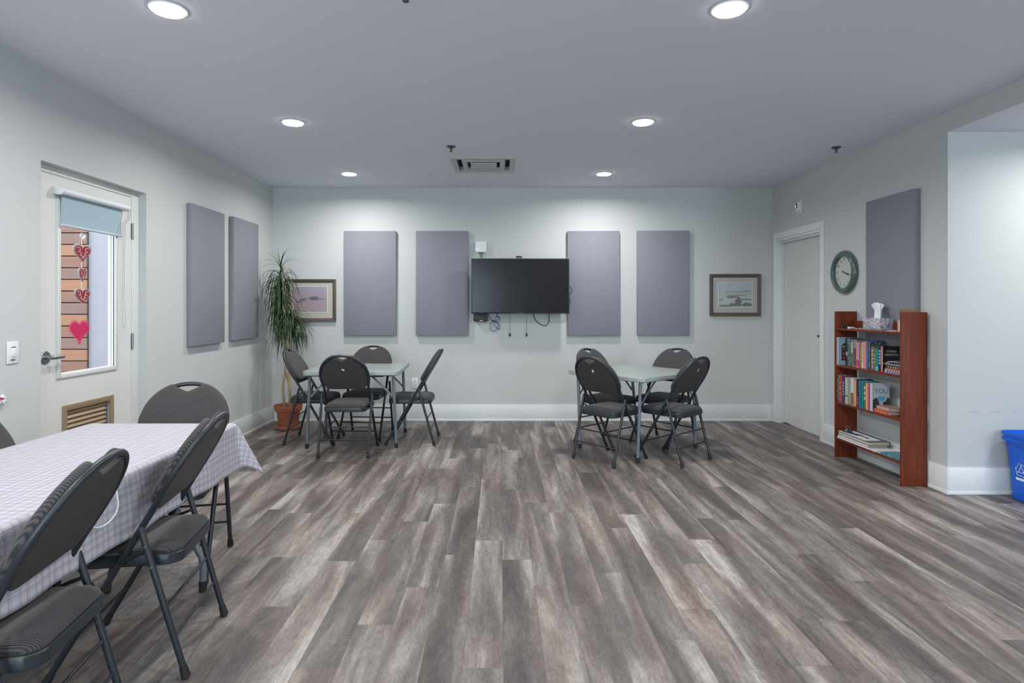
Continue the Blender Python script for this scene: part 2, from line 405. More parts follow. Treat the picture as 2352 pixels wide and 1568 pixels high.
def thing(name, label, cat, loc, group=None, rotz=0):
    o = bpy.data.objects.new(name, None); COL.objects.link(o); o.location = loc; o.rotation_euler = (0, 0, rotz)
    o.empty_display_size = 0.1
    return tag(o, label, cat, group)
def box(name, b, m, parent=None, bevel=0.0, **k):
    return MB().box(*b).build(name, m, parent, bevel, **k)
def struct(name, mb, m, parent=None, bevel=0, **k):
    o = mb.build(name, m, parent, bevel, **k)
    if parent is None: o['kind'] = 'structure'
    return o
def copy_tree(o, parent=None):
    c = o.copy(); COL.objects.link(c); c.parent = parent
    for ch in list(o.children): copy_tree(ch, c)
    return c
def rrect(hx, hy, r, n=6, cx=0, cy=0):
    p = []
    for (sx, sy, a0) in ((1, 1, 0), (-1, 1, 90), (-1, -1, 180), (1, -1, 270)):
        for i in range(n+1):
            a = math.radians(a0+90*i/n); p.append((cx+sx*(hx-r)+r*math.cos(a), cy+sy*(hy-r)+r*math.sin(a)))
    return p
def px(x, y, Y):                                   # a measured picture point at depth Y
    return Vector(((x-CX)*Y/F, Y, H-(y-CY)*Y/F))
def text_mesh(name, txt, size, m, parent, mtx, align='CENTER', extrude=0.0004):
    c = bpy.data.curves.new(name, 'FONT'); c.body = txt; c.size = size; c.align_x = align; c.align_y = 'CENTER'; c.extrude = extrude
    t = bpy.data.objects.new(name+'_tmp', c); COL.objects.link(t)
    bpy.context.view_layer.update()
    me = bpy.data.meshes.new_from_object(t.evaluated_get(bpy.context.evaluated_depsgraph_get()))
    bpy.data.objects.remove(t); bpy.data.curves.remove(c)
    me.transform(mtx); me.materials.clear(); me.materials.append(m)
    o = bpy.data.objects.new(name, me); COL.objects.link(o); o.parent = parent
    return o
rnd = random.Random(7)

# ------------------------------------------------------------------ floor (planks laid along Y)
PITCH, PLEN = 0.1541, 1.2195
known = {0: 3.184, -1: 3.447, 1: 2.893, 2: 2.69, 3: 3.03, -3: 2.87, -4: 2.532, -2: 3.247, -6: 3.167, -5: 3.453, 4: 2.42, 5: 2.66, 8: 2.583, 7: 2.243, 10: 3.253, 6: 3.136}
mb = MB(); uvs = []; cols = []
fy0, fy1 = YR, YB
for k in range(int(-3.3/PITCH)-1, int(6.6/PITCH)+1):
    x0 = 0.0135+k*PITCH; x1 = x0+PITCH
    y = known.get(k, rnd.uniform(0, PLEN)); y -= PLEN*math.ceil((y-fy0)/PLEN)
    while y < fy1:
        ya, yb = max(y, fy0), min(y+PLEN, fy1)
        if yb-ya > 0.002 and not (ya >= YA and x0 > XR+0.2):
            mb.add([(x0, ya, 0), (x1, ya, 0), (x1, yb, 0), (x0, yb, 0)], [(0, 1, 2, 3)])
            va, vb = (ya-y)/PLEN, (yb-y)/PLEN
            uvs += [(0, va), (1, va), (1, vb), (0, vb)]
            c = (rnd.random(), rnd.random(), rnd.random(), 1); cols += [c]*4
        y += PLEN
fl = mb.build('floor', M['floor'], origin=(0, 0, 0), uv={'plank': uvs}, colors=cols); fl['kind'] = 'structure'
_fb = struct('floor_slab', MB().box(-3.4, 6.7, YR, YB, -0.15, -0.002), M['gap'])
bpy.data.objects['floor_slab'].name = 'floor_base'

# ------------------------------------------------------------------ shell
T = 0.16
struct('wall_back', MB().box(XL-T, XR+T, YB, YB+T, 0, ZC), M['wall'])
DL0, DL1, DLZ = 3.488, 4.528, 2.195           # door recess in the left wall
struct('wall_left', MB().box(XL-T, XL, YR, DL0, 0, ZC).box(XL-T, XL, DL1, YB, 0, ZC).box(XL-T, XL, DL0, DL1, DLZ, ZC), M['wall'])
DR0, DR1, DRZ = 6.00, 6.955, 2.125            # door opening in the right wall
struct('wall_right', MB().box(XR, XR+T, YA, DR0, 0, ZC).box(XR, XR+T, DR1, YB, 0, ZC).box(XR, XR+T, DR0, DR1, DRZ, ZC)
       .box(XR, XR+T, YR, YA, ZA, ZC), M['wall'])
struct('wall_alcove', MB().box(XR+T, XA+T, YA, YA+T, 0, ZA), M['wall'])
struct('wall_alcove_side', MB().box(XA, XA+T, YR, YA, 0, ZA), M['wall'])
W1 = (-1.95, -0.45, 0.8, 2.3); W2 = (4.25, 5.75, 0.8, 2.3)
rear = MB().box(XL-T, W1[0], YR-T, YR, 0, ZC).box(W1[0], W1[1], YR-T, YR, 0, W1[2]).box(W1[0], W1[1], YR-T, YR, W1[3], ZC)
rear.box(W1[1], W2[0], YR-T, YR, 0, ZC).box(W2[0], W2[1], YR-T, YR, 0, W2[2]).box(W2[0], W2[1], YR-T, YR, W2[3], ZC).box(W2[1], XA+T, YR-T, YR, 0, ZC)
struct('wall_rear', rear, M['wall'])
for i, W in enumerate((W1, W2)):
    a, b, z0, z1 = W
    wf = MB().box(a, a+.05, YR-.12, YR-.04, z0, z1).box(b-.05, b, YR-.12, YR-.04, z0, z1).box(a+.05, b-.05, YR-.12, YR-.04, z0, z0+.05).box(a+.05, b-.05, YR-.12, YR-.04, z1-.05, z1)
    wf.box((a+b)/2-.02, (a+b)/2+.02, YR-.12, YR-.04, z0+.05, z1-.05)
    wo = struct('window_%d' % (i+1), wf, M['window_frame'])
    MB().box(a+.05, b-.05, YR-.085, YR-.08, z0+.05, z1-.05).build('pane', M['glass'], wo)
struct('ceiling', MB().box(XL-T, XR+T, YR-T, 5.670, ZC, ZC+0.15).box(XL-T, XR+T, 6.190, YB+T, ZC, ZC+0.15).box(XL-T, -.418, 5.670, 6.190, ZC, ZC+0.15).box(.102, XR+T, 5.670, 6.190, ZC, ZC+0.15), M['ceiling'])
struct('ceiling_alcove', MB().box(XR+T, XA+T, YR-T, YA+T, ZA, ZA+0.15).box(XR+0.001, XR+T, YR, YA-0.001, ZA-0.001, ZA+0.002), M['ceiling'])
# baseboards: tall board, shoe moulding at its foot
def bboard(name, segs):
    m = MB()
    for (axis, a, b, c, s) in segs:      # along axis from a to b, on plane c, towards s
        for (h0, h1, t) in ((0.022, 0.190, 0.011), (0, 0.022, 0.016)):
            lo, hi = sorted((c, c+s*t)); a_ = a-t if a == YA else a      # the outer corner is turned flush
            if axis == 'x': m.box(a_, b, lo, hi, h0, h1)
            else: m.box(lo, hi, a_, b, h0, h1)
    return struct(name, m, M['trim'], bevel=0.0012)
bboard('baseboard_back', [('x', XL+.018, XR-.018, YB, -1)])
bboard('baseboard_left', [('y', DL1, YB, XL, 1), ('y', YR, DL0, XL, 1)])
bboard('baseboard_right', [('y', YA, DR0-.068, XR, -1), ('y', DR1+.068, YB, XR, -1)])
bboard('baseboard_alcove', [('x', XR+.0002, XA, YA, -1)])
# faint scuff line along the alcove wall
sc_ = MB()
for (a, b) in ((2222, 2250), (2268, 2300), (2322, 2334)):
    p, q = px(a, 946, YA-.0006), px(b, 946, YA-.0006)
    n_ = 12; up_ = []; dn_ = []
    for i_ in range(n_+1):
        t_ = i_/n_; h_ = .0035*math.sin(PI*t_)**.6*(.55+.45*math.sin(i_*2.3)**2)+.0003; x_ = p.x+(q.x-p.x)*t_
        up_.append((x_, p.z+h_)); dn_.append((x_, p.z-h_))
    sc_.prism(up_+dn_[::-1], lambda u, v, d: (u, d, v), YA-.0005, YA-.0001)
struct('trim_scuff_marks', sc_, M['scuff'])
bpy.data.objects['trim_scuff_marks'].name = 'trim_4'

# ------------------------------------------------------------------ left door (glazed, in a recess)
XD = XL-0.059                                   # plane of door and frame
fr = MB().box(XD-.05, XD, DL0, DL0+.049, 0, DLZ).box(XD-.05, XD, DL1-.081, DL1, 0, DLZ).box(XD-.05, XD, DL0+.049, DL1-.081, 2.152, DLZ)
struct('trim_1', fr, M['door'], bevel=.002)
DY0, DY1 = DL0+.052, DL1-.084
GY0, GY1, GZ0, GZ1 = 3.717, 4.243, 0.925, 1.985   # glass
VY0, VY1, VZ0, VZ1 = 3.737, 4.230, 0.32, 0.722    # grille
dl = MB()
dx0, dx1 = XD-.044, XD-.001
dl.box(dx0, dx1, DY0, GY0, .012, 2.148).box(dx0, dx1, GY1, DY1, .012, 2.148).box(dx0, dx1, GY0, GY1, .012, VZ0+.03).box(dx0, dx1, GY0, GY1, VZ1-.03, GZ0).box(dx0, dx1, GY0, GY1, GZ1, 2.148)
dl.box(dx0, dx1, GY0, VY0+.03, VZ0+.03, VZ1-.03).box(dx0, dx1, VY1-.03, GY1, VZ0+.03, VZ1-.03)
door1 = struct('door_1', dl, M['door']); tag(door1, 'white door with a tall glass pane and tan louvre grille in the left wall')
def ringbox(m, x0, x1, y0, y1, z0, z1, w):
    m.box(x0, x1, y0-w, y0, z0-w, z1+w); m.box(x0, x1, y1, y1+w, z0-w, z1+w); m.box(x0, x1, y0, y1, z0-w, z0); m.box(x0, x1, y0, y1, z1, z1+w); return m
ringbox(MB(), XD-.01, XD+.010, GY0, GY1, GZ0, GZ1, .028).build('glazing_bead', M['door'], door1, .003)
box('pane', (XD-.026, XD-.020, GY0, GY1, GZ0, GZ1), M['glass'], door1)
grille = ringbox(MB(), XD-.004, XD+.008, VY0+.035, VY1-.035, VZ0+.035, VZ1-.035, .035).build('louvre_grille', M['tan'], door1, .002)
lv = MB(); z = VZ0+.045
while z < VZ1-.045:
    lv.add([(XD-.004, VY0+.04, z), (XD-.004, VY1-.06, z), (XD-.028, VY1-.06, z+.036), (XD-.028, VY0+.04, z+.036),
            (XD-.006, VY0+.04, z-.002), (XD-.006, VY1-.06, z-.002), (XD-.030, VY1-.06, z+.034), (XD-.030, VY0+.04, z+.034)],
           [(0,1,2,3),(7,6,5,4),(0,4,5,1),(1,5,6,2),(2,6,7,3),(3,7,4,0)]); z += .030
lv.build('louvre', M['tan'], grille)
box('backing', (XD-.040, XD-.036, VY0+.036, VY1-.036, VZ0+.036, VZ1-.036), M['vent_dark'], grille)
ml = MB(); z = VZ0+.045
while z < VZ1-.045: ml.box(XD-.012, XD-.004, VY1-.058, VY1-.052, z, z+.014); z += .020
ml.box(XD-.02, XD-.010, VY1-.062, VY1-.048, VZ0+.04, VZ1-.04)
ml.build('linkage', M['slot'], grille)
hd = MB().lathe([(.0, .008), (.036, .008), (.040, .004), (.040, 0)], (XD, 3.597, 1.036), 'X', 28)
hd.v = [Vector((2*XD-v.x, v.y, v.z)) for v in hd.v]
handle = hd.build('door_handle', M['steel'], door1)
lev = MB().tube([(XD+.004, 3.597, 1.036), (XD+.046, 3.597, 1.036)], .011, 14)
lev.tube([(XD+.040, 3.590, 1.036), (XD+.050, 3.605, 1.037), (XD+.052, 3.64, 1.037), (XD+.050, 3.682, 1.035)], [.012, .013, .0125, .0105], 14)
lev.build('lever', M['steel'], handle)
for z in (1.90, 1.086, .27):
    hg = MB().tube([(XD+.006, DY1+.002, z-.06), (XD+.006, DY1+.002, z+.06)], .0065, 10).box(XD-.001, XD+.002, DY1-.010, DY1+.012, z-.055, z+.055)
    for q in (-.036, -.012, .012, .036): hg.tube([(XD+.006, DY1+.002, z+q-.001), (XD+.006, DY1+.002, z+q+.001)], .0075, 10)
    hg.build('hinge', M['steel'], door1)
# roller blind fixed to the door
RZ = 2.052; RX = XD+.042
bl = thing('roller_blind', 'white roller blind with pale blue fabric, partly lowered over the door glass', 'blind', (RX, 3.96, 1.83))
MB().tube([(RX, 3.678, RZ), (RX, 4.320, RZ)], .021, 20).build('roller_tube', M['white'], bl)
for (a, b) in ((3.660, 3.678), (4.320, 4.338)):
    pr = [(RX-.042, RZ+.026), (RX-.0, RZ+.026), (RX+.018, RZ+.015), (RX+.026, RZ), (RX+.018, RZ-.016), (RX, RZ-.026), (RX-.042, RZ-.020)]
    MB().prism(pr, lambda u, v, d: (u, d, v), a, b).build('end_bracket', M['white'], bl, .002)
box('blind_fabric', (RX-.0195, RX-.0175, 3.700, 4.285, 1.856, RZ), M['blind'], bl)
MB().tube([(RX-.0185, 3.700, 1.846), (RX-.0185, 4.285, 1.846)], .009, 10).build('bottom_bar', M['blind_bar'], bl)
def beads(pts, step, r):
    m = MB(); pts = [Vector(p) for p in pts]; acc = 0
    m.tube(pts, r*.35, 5)
    for a, b in zip(pts, pts[1:]):
        d = (b-a).length; t = step-acc
        while t < d:
            c = a+(b-a)*(t/d)
            m.lathe([(0, -r), (r*.8, -r*.6), (r, 0), (r*.8, r*.6), (0, r)], c, 'Z', 6); t += step
        acc = d-(t-step)
    return m
lp = [(RX+.012, 4.345, RZ+.01), (RX+.014, 4.335, 1.99), (RX+.012, 4.280, 1.93), (RX+.012, 4.268, 1.40), (RX+.012, 4.285, 1.26)]
for i in range(9):
    a = PI*i/8; lp.append((RX+.012, 4.267+.018*math.cos(a), 1.215-.022*math.sin(a)))
lp += [(RX+.012, 4.249, 1.26), (RX+.012, 4.250, 1.40), (RX+.012, 4.256, 1.93), (RX+.014, 4.315, 1.99), (RX-.008, 4.345, RZ+.01)]
beads(lp, .0062, .0028).build('bead_chain', M['bead'], bl)

# heart decorations on the glass
XG = XD-.017
def heart(w, h, cy, cz, n=48, s=1.0):
    p = []
    for i in range(n):
        t = 2*PI*i/n
        x = 16*math.sin(t)**3; y = 13*math.cos(t)-5*math.cos(2*t)-2*math.cos(3*t)-math.cos(4*t)
        p.append((cy+x/32*w*s, cz+(y+2.5)/29*h*s))
    return p
pr = lambda u, v, d: (d, u, v)
gar = thing('heart_garland', 'string of three red and silver scrolled hearts hanging on the door glass', 'decoration', (XG, 3.935, 1.36))
MB().tube([(XG, 3.937, 1.80), (XG, 3.937, 1.36)], .0022, 6).build('ribbon', M['scroll'], gar)
hk = MB().lathe([(0, .0), (.017, .0), (.012, .008), (0, .012)], (XG-.001, 3.947, 1.812), 'X', 16)
hk.tube([(XG+.005, 3.947, 1.812), (XG+.016, 3.944, 1.80), (XG+.014, 3.93, 1.785), (XG+.012, 3.912, 1.80)], [.006, .006, .005, .002], 8)
hk.build('suction_hook', M['white'], gar)
for (cz, w, h) in ((1.690, .168, .125), (1.548, .070, .100), (1.408, .148, .106)):
    hh = MB().prism(heart(w, h, 3.937, cz), pr, XG+.001, XG+.007).build('heart', M['silver'], gar, .001)
    MB().prism(heart(w, h, 3.937, cz, s=.82), pr, XG+.007, XG+.0085).build('red_inlay', M['red_heart'], hh)
    sm = MB()
    for sgn in (-1, 1):
        for (oy, oz, r) in ((.22, .18, .13), (.17, -.03, .12), (.07, -.20, .09)):
            pts = []
            for i in range(15):
                a = i/14*4.6; rr = r*(1-.055*i)
                pts.append((XG+.009, 3.937+sgn*w*(oy+rr*math.cos(a+.6)), cz+h*(oz+rr*1.1*math.sin(a+.6))))
            sm.tube(pts, .0019*(w/.15)**.5, 5)
    sm.build('scroll_pattern', M['scroll'], hh)
ph = thing('paper_heart', 'bright pink scallop-edged paper heart stuck low on the door glass', 'decoration', (XG, 3.913, 1.10))
b_ = MB().prism(heart(.166, .135, 3.913, 1.176), pr, XG+.001, XG+.003)
b_.build('heart', M['pink_heart'], ph)
dm = MB()
hp = heart(.182, .148, 3.913, 1.176, 36)
for (u, v) in hp:
    dm.tube([(XG+.002, u+.0068*math.cos(a), v+.0068*math.sin(a)) for a in [2*PI*i/8 for i in range(8)]], .0016, 5, closed=True)
dm.build('lace_edge', M['pink_heart'], ph)

# outside the door: cedar cladding and a white wall, lit by the sky
YO = 6.2; m_ = MB(); cl = []; z = -.10
XO = -(CX-199)*YO/F
tones = [(.42, .21, .12), (.34, .17, .11), (.30, .16, .11), (.46, .25, .14), (.50, .28, .15), (.27, .17, .14), (.22, .15, .14), (.36, .18, .13)]
i = 0; PB = 26.75*YO/F
z = H-(910-CY)*YO/F
z -= PB*6
while z < 2.9:
    m_.box(-6.4, XO, YO, YO+.02, z+.011, z+PB); c = tones[(i*5+i//3) % 8]+(1,); cl += [c]*24; i += 1; z += PB
cw = m_.build('wall_outside_cedar', M['cedar'], colors=cl); cw['kind'] = 'structure'; cw.name = 'wall_outside'
struct('wall_outside_backing', MB().box(-6.4, XO, YO+.02, YO+.10, -.6, 2.9), M['gap'])
struct('wall_outside_white', MB().box(XO, XL-T-.002, YO+.03, YO+.12, -.6, 2.9), mat('outside_white', (.42, .42, .47), .7, var=.05, vscale=1.2))
struct('floor_outside', MB().box(-6.4, XL-T, 2.0, YO, -.12, -.02), mat('outside_concrete', (.35, .35, .36), .8, var=.1))

# ------------------------------------------------------------------ right door
struct('door_2', MB().box(XR+.080, XR+.120, DR0+.004, DR1-.004, .014, DRZ-.02), M['door2'])
d2 = bpy.data.objects['door_2']; tag(d2, 'plain pale flush door in the right wall')
hp_ = MB().box(XR+.0765, XR+.081, 6.168, 6.222, 1.026, 1.050).build('flush_pull', M['steel'], d2, .002)
box('pull_recess', (XR+.0755, XR+.0768, 6.174, 6.200, 1.031, 1.045), M['gap'], hp_)
struct('trim_2', MB().box(XR-.012, XR, DR0-.066, DR0+.004, 0, DRZ+.07).box(XR-.012, XR, DR1-.004, DR1+.066, 0, DRZ+.07).box(XR-.012, XR, DR0+.004, DR1-.004, DRZ-.004, DRZ+.07), M['trim'], bevel=.003)
struct('trim_3', MB().box(XR, XR+.079, DR0, DR0+.012, 0, DRZ).box(XR, XR+.079, DR1-.012, DR1, 0, DRZ).box(XR, XR+.079, DR0+.012, DR1-.012, DRZ-.03, DRZ).box(XR+.03, XR+.079, DR0+.012, DR1-.012, DRZ-.05, DRZ-.03), M['trim'], bevel=.002)

# ------------------------------------------------------------------ ceiling lights
def downlight(x, y, z, label, group):
    t = thing('ceiling_light', label, 'light', (x, y, z), group)
    MB().lathe([(.080, 0), (.086, -.003), (.084, -.007), (.074, -.009), (.072, -.006)], (x, y, z), 'Z', 36, close=True).build('trim_ring', M['lamp_rim'], t)
    MB().lathe([(.072, -.004), (.071, -.0145), (.05, -.0165), (0, -.017)], (x, y, z), 'Z', 36).build('diffuser', M['lamp'], t)
    a = area('lamp_beam', (x, y, z-.0145), (0, 0, 0), .13, .13, LAMP_W, LAMP_COL, 'DISK', math.radians(165))
    a.parent = t; a.location = (0, 0, -.0185)
LG = 'round ceiling lights of the main room'
for (x, y, lb) in ((-1.557, 2.816, 'round recessed ceiling light nearest the camera at left'), (1.077, 2.812, 'round recessed ceiling light nearest the camera at right'),
                   (-1.566, 4.543, 'left light of the middle row of round ceiling lights'), (1.082, 4.533, 'right light of the middle row of round ceiling lights'),
                   (-1.581, 6.295, 'small-looking round ceiling light at far left, above the plant side'), (1.092, 6.295, 'round ceiling light at far right, just before the back wall')):
    downlight(x, y, ZC, lb, LG)
for (x, y) in ((-1.55, 1.07), (1.08, 1.07), (-1.55, -.66), (1.08, -.66), (-1.55, -2.4), (1.08, -2.4)):
    downlight(x, y, ZC, 'round ceiling light overhead, %s row behind the nearest pair, %s' % ({1.07: 'first', -.66: 'second', -2.4: 'third'}[y], 'left' if x < 0 else 'right'), LG)
for (x, y) in ((4.10, 3.62), (4.35, 1.0), (4.35, -1.4)):
    downlight(x, y, ZA, 'round ceiling light in the alcove, %s' % {3.62: 'nearest its far wall', 1.0: 'in its middle', -1.4: 'nearest its window'}[y], 'round ceiling lights of the alcove')

# sprinklers
def sprinkler(x, y, label):
    t = thing('sprinkler_head', label, 'sprinkler', (x, y, ZC), 'ceiling sprinkler heads')
    MB().lathe([(.040, 0), (.038, -.006), (.024, -.014), (.014, -.016), (0, -.016)], (x, y, ZC), 'Z', 24).build('escutcheon', M['sprink'], t)
    m = MB().lathe([(.009, -.014), (.009, -.026), (.005, -.028), (.004, -.046), (.0, -.046)], (x, y, ZC), 'Z', 12)
    m.tube([(x-.009, y, ZC-.024), (x-.010, y, ZC-.036), (x-.002, y, ZC-.046)], .002, 6).tube([(x+.009, y, ZC-.024), (x+.010, y, ZC-.036), (x+.002, y, ZC-.046)], .002, 6)
    m.build('nozzle', M['sprink'], t)
    MB().lathe([(.015, -.046), (.015, -.048), (0, -.048)], (x, y, ZC), 'Z', 18).build('deflector', M['sprink'], t)
sprinkler(-.4255, 5.235, 'metal sprinkler head just in front of the square ceiling vent')
sprinkler(2.95, 5.26, 'metal sprinkler head near the right wall above the clock')
sprinkler(-.416, 2.655, 'metal sprinkler head cut off by the top edge of the photo')

# ceiling vent
vx, vy, vh = -.158, 5.93, .305
vt = thing('ceiling_vent', 'square white air diffuser with nested cones in the ceiling', 'vent', (vx, vy, ZC-.02))
def sqring(m, a0, z0, a1, z1):
    q = [(-1,-1),(1,-1),(1,1),(-1,1)]
    m.add([(vx+sx*a0, vy+sy*a0, z0) for sx, sy in q]+[(vx+sx*a1, vy+sy*a1, z1) for sx, sy in q], [(i, (i+1) % 4, (i+1) % 4+4, i+4) for i in range(4)])
m = MB(); sqring(m, vh, ZC, vh-.003, ZC-.008); sqring(m, vh-.003, ZC-.008, vh-.050, ZC-.009); sqring(m, vh-.050, ZC-.009, vh-.052, ZC+.045); m.build('outer_frame', M['vent'], vt)
box('backing', (vx-.26, vx+.26, vy-.26, vy+.26, ZC+.060, ZC+.066), M['vent_dark'], vt)
m = MB(); sqring(m, vh-.0525, ZC+.045, vh-.0525, ZC+.060); m.build('throat', M['vent_dark'], vt)
m = MB(); sqring(m, .200, ZC-.007, .212, ZC+.012); sqring(m, .200, ZC-.007, .160, ZC-.009); sqring(m, .160, ZC-.009, .156, ZC+.020); m.build('cone', M['vent'], vt)
box('centre_plate', (vx-.128, vx+.128, vy-.122, vy+.122, ZC-.009, ZC-.003), M['vent'], vt, .002)

# ------------------------------------------------------------------ acoustic panels
def panel_front(x0, label, dz=0, rot=0):
    cx = x0+.305; z0 = 1.004+dz
    m = MB().box(-.305, .305, -.045, 0, 0, 1.222)
    m.xf(Matrix.Translation((cx, YB-.001, z0)) @ Matrix.Rotation(rot, 4, 'Y'))
    o = m.build('acoustic_panel', M['panel'], None, .005, 2, origin=(cx, YB-.001, z0)); tag(o, label, 'wall panel', 'grey fabric acoustic panels')
panel_front(-1.823, 'grey fabric acoustic panel between the framed pink picture and the second panel')
panel_front(-.980, 'grey fabric acoustic panel just left of the television')
panel_front(.797, 'grey fabric acoustic panel touching the right edge of the television', rot=math.radians(-.3))
panel_front(1.609, 'grey fabric acoustic panel on the back wall beside the framed cloud picture', dz=.004)
for (y0, lb) in ((3.998+.095, 'grey fabric acoustic panel on the left wall, nearer the glazed door'), (5.905-.0, 'grey fabric acoustic panel on the left wall beside the plant')):
    pass
def panel_side(xw, s, y0, z0, label):
    o = MB().box(*sorted((xw+s*.001, xw+s*.048)), y0, y0+.61, z0, z0+1.222).build('acoustic_panel', M['panel'], None, .005)
    tag(o, label, 'wall panel', 'grey fabric acoustic panels')
panel_side(XL, 1, 2.620*F/707, 1.003, 'grey fabric acoustic panel on the left wall, nearer the glazed door')
panel_side(XL, 1, 2.620*F/611, 1.010, 'grey fabric acoustic panel on the left wall beside the tall plant')
panel_side(XR, -1, 4.575, 1.022, 'grey fabric acoustic panel on the right wall behind the bookshelf')

# ------------------------------------------------------------------ television and its bits
tx0, tx1, tz0, tz1, ty0, ty1 = -.326, .796, 1.262, 1.893, 6.872, 6.905
tv = thing('television', 'large black wall-mounted flat screen television on the back wall', 'television', (.235, 6.95, tz0))
MB().box(tx0, tx1, ty0, ty1, tz0, tz1).build('casing', M['black'], tv, .003)
MB().box(tx0+.008, tx1-.008, ty0-.0015, ty0+.001, tz0+.016, tz1-.008).build('screen', M['tv_screen'], tv)
MB().box(tx0, tx1, ty0-.001, ty1, tz1, tz1+.003).build('top_edge', M['yellow_edge'], tv)
MB().box(.0, .46, ty1, YB-.004, 1.42, 1.76).build('wall_bracket', M['black'], tv)
MB().box(.208, .262, ty0-.0025, ty0+.001, tz0+.003, tz0+.009).build('maker_plate', M['slot'], tv)
def pull(x, label):
    t = thing('pull_cord', label, 'cord', (x, YB-.03, .99), 'release cords under the television')
    MB().tube([(x, YB-.03, 1.45), (x, YB-.03, 1.02)], .0022, 6).build('cord', M['cable_grey'], t)
    p = MB().tube([(x, YB-.03, 1.032), (x, YB-.03, 1.026), (x, YB-.03, .998), (x, YB-.03, .994)], [.004, .0085, .0085, .006], 12); p.build('toggle', M['cap'], t)
pull((1171-CX)*7.026/F, 'left thin cord with black toggle hanging below the television')
pull((1209.5-CX)*7.026/F, 'right thin cord with black toggle hanging below the television')
wc = thing('webcam', 'small black webcam standing on top of the television', 'webcam', px(1192, 594, 6.885))
p = px(1192, 594, 6.885)
MB().box(p.x-.034, p.x+.034, p.y-.014, p.y+.014, tz1+.004, tz1+.030).build('body', M['black'], wc, .008, 3)
MB().box(p.x-.026, p.x+.026, p.y-.0155, p.y-.013, tz1+.008, tz1+.013).build('front_bar', M['steel'], wc)
MB().lathe([(.008, 0), (.008, .004), (0, .005)], (p.x, p.y-.013, tz1+.021), 'Y', 16).build('lens', M['cap'], wc)
# white access point
ap = thing('wireless_router', 'small white square router on the wall above the television', 'router', (-.222, YB-.02, 1.974))
MB().box(-.286, -.157, YB-.042, YB-.003, 1.977, 2.106).build('housing', M['white'], ap, .008, 3)
for (x, z) in ((-.276, 2.024), (-.255, 2.010)): MB().box(x-.003, x+.003, YB-.0432, YB-.0418, z-.003, z+.003).build('indicator', M['led'], ap)
for i, (x, mm) in enumerate(((-.262, 'white'), (-.235, 'cable_blue'), (-.222, 'cable_blue'), (-.207, 'black'))):
    MB().tube([(x, YB-.022, 1.979), (x*.8-.042, YB-.02, 1.94), (-.222+.012*i-.02, YB-.022, 1.87)], .0028, 7).build('wire', M[mm], ap)
# black router below
mo = thing('modem', 'black modem box hanging below the left end of the television', 'modem', (-.215, YB-.04, 1.165))
pm = rrect(.084, .055, .02, 5, -.222, 1.222)
MB().prism(pm, lambda u, v, d: (u, d, v), YB-.062, YB-.004).build('housing', M['black'], mo, .003)
MB().box(-.236, -.200, YB-.064, YB-.0615, 1.176, 1.182).build('badge', M['steel'], mo)
# cables
def cable(name, pts, r, m, label, res=10):
    P_ = [Vector(p) for p in pts]; out = []
    for i in range(len(P_)-1):
        p0 = P_[max(i-1, 0)]; p1 = P_[i]; p2 = P_[i+1]; p3 = P_[min(i+2, len(P_)-1)]
        for k in range(res):
            t = k/res
            out.append(.5*((2*p1)+(p2-p0)*t+(2*p0-5*p1+4*p2-p3)*t*t+(3*p1-p0-3*p2+p3)*t**3))
    out.append(P_[-1])
    o = MB().tube(out, r, 7).build(name, m); tag(o, label, 'cable'); return o
yc = YB-.02
def cp(l, Y=yc): return [px(x, y, Y+dy) for (x, y, dy) in l]
cable('cable', cp([(1146, 700, 0), (1142, 724, 0), (1134, 736, -.005), (1127, 745, -.01), (1128, 757, -.01), (1136, 760, -.01), (1143, 752, -.015), (1142, 740, -.015), (1130, 735, -.01), (1138, 739, -.005), (1147, 745, 0), (1147, 755, -.005), (1140, 752, -.02), (1134, 742, -.02), (1143, 733, -.02), (1148, 730, -.01), (1141, 722, 0), (1140, 704, 0)]), .0032, M['cable_blue'], 'dark blue network cable bundled in a tangle below the television')
cable('cable', cp([(1118, 712, 0), (1126, 728, -.01), (1130, 736, -.012), (1146, 737, -.022), (1146, 728, -.02), (1133, 726, -.01), (1130, 712, 0)]), .0028, M['black'], 'thin black cable crossing the tangled blue network cable')
cable('cable', cp([(1222, 705, 0), (1226, 725, 0), (1232, 737, 0), (1243, 745, 0), (1253, 747, 0), (1260, 740, 0), (1261, 722, 0), (1261, 705, 0)]), .0042, M['black'], 'black cable hanging in one wide loop below the television')
cable('cable', cp([(1296, 660, 0), (1306, 655, -.0), (1313, 663, 0), (1312, 673, 0), (1304, 676, 0), (1296, 672, 0)], 6.96), .0035, M['black'], 'upper black cable loop sticking out at the right of the television')
cable('cable', cp([(1296, 683, 0), (1304, 680, 0), (1309, 690, 0), (1307, 698, 0), (1296, 702, 0)], 6.96), .0035, M['black'], 'lower black cable loop sticking out at the right of the television')

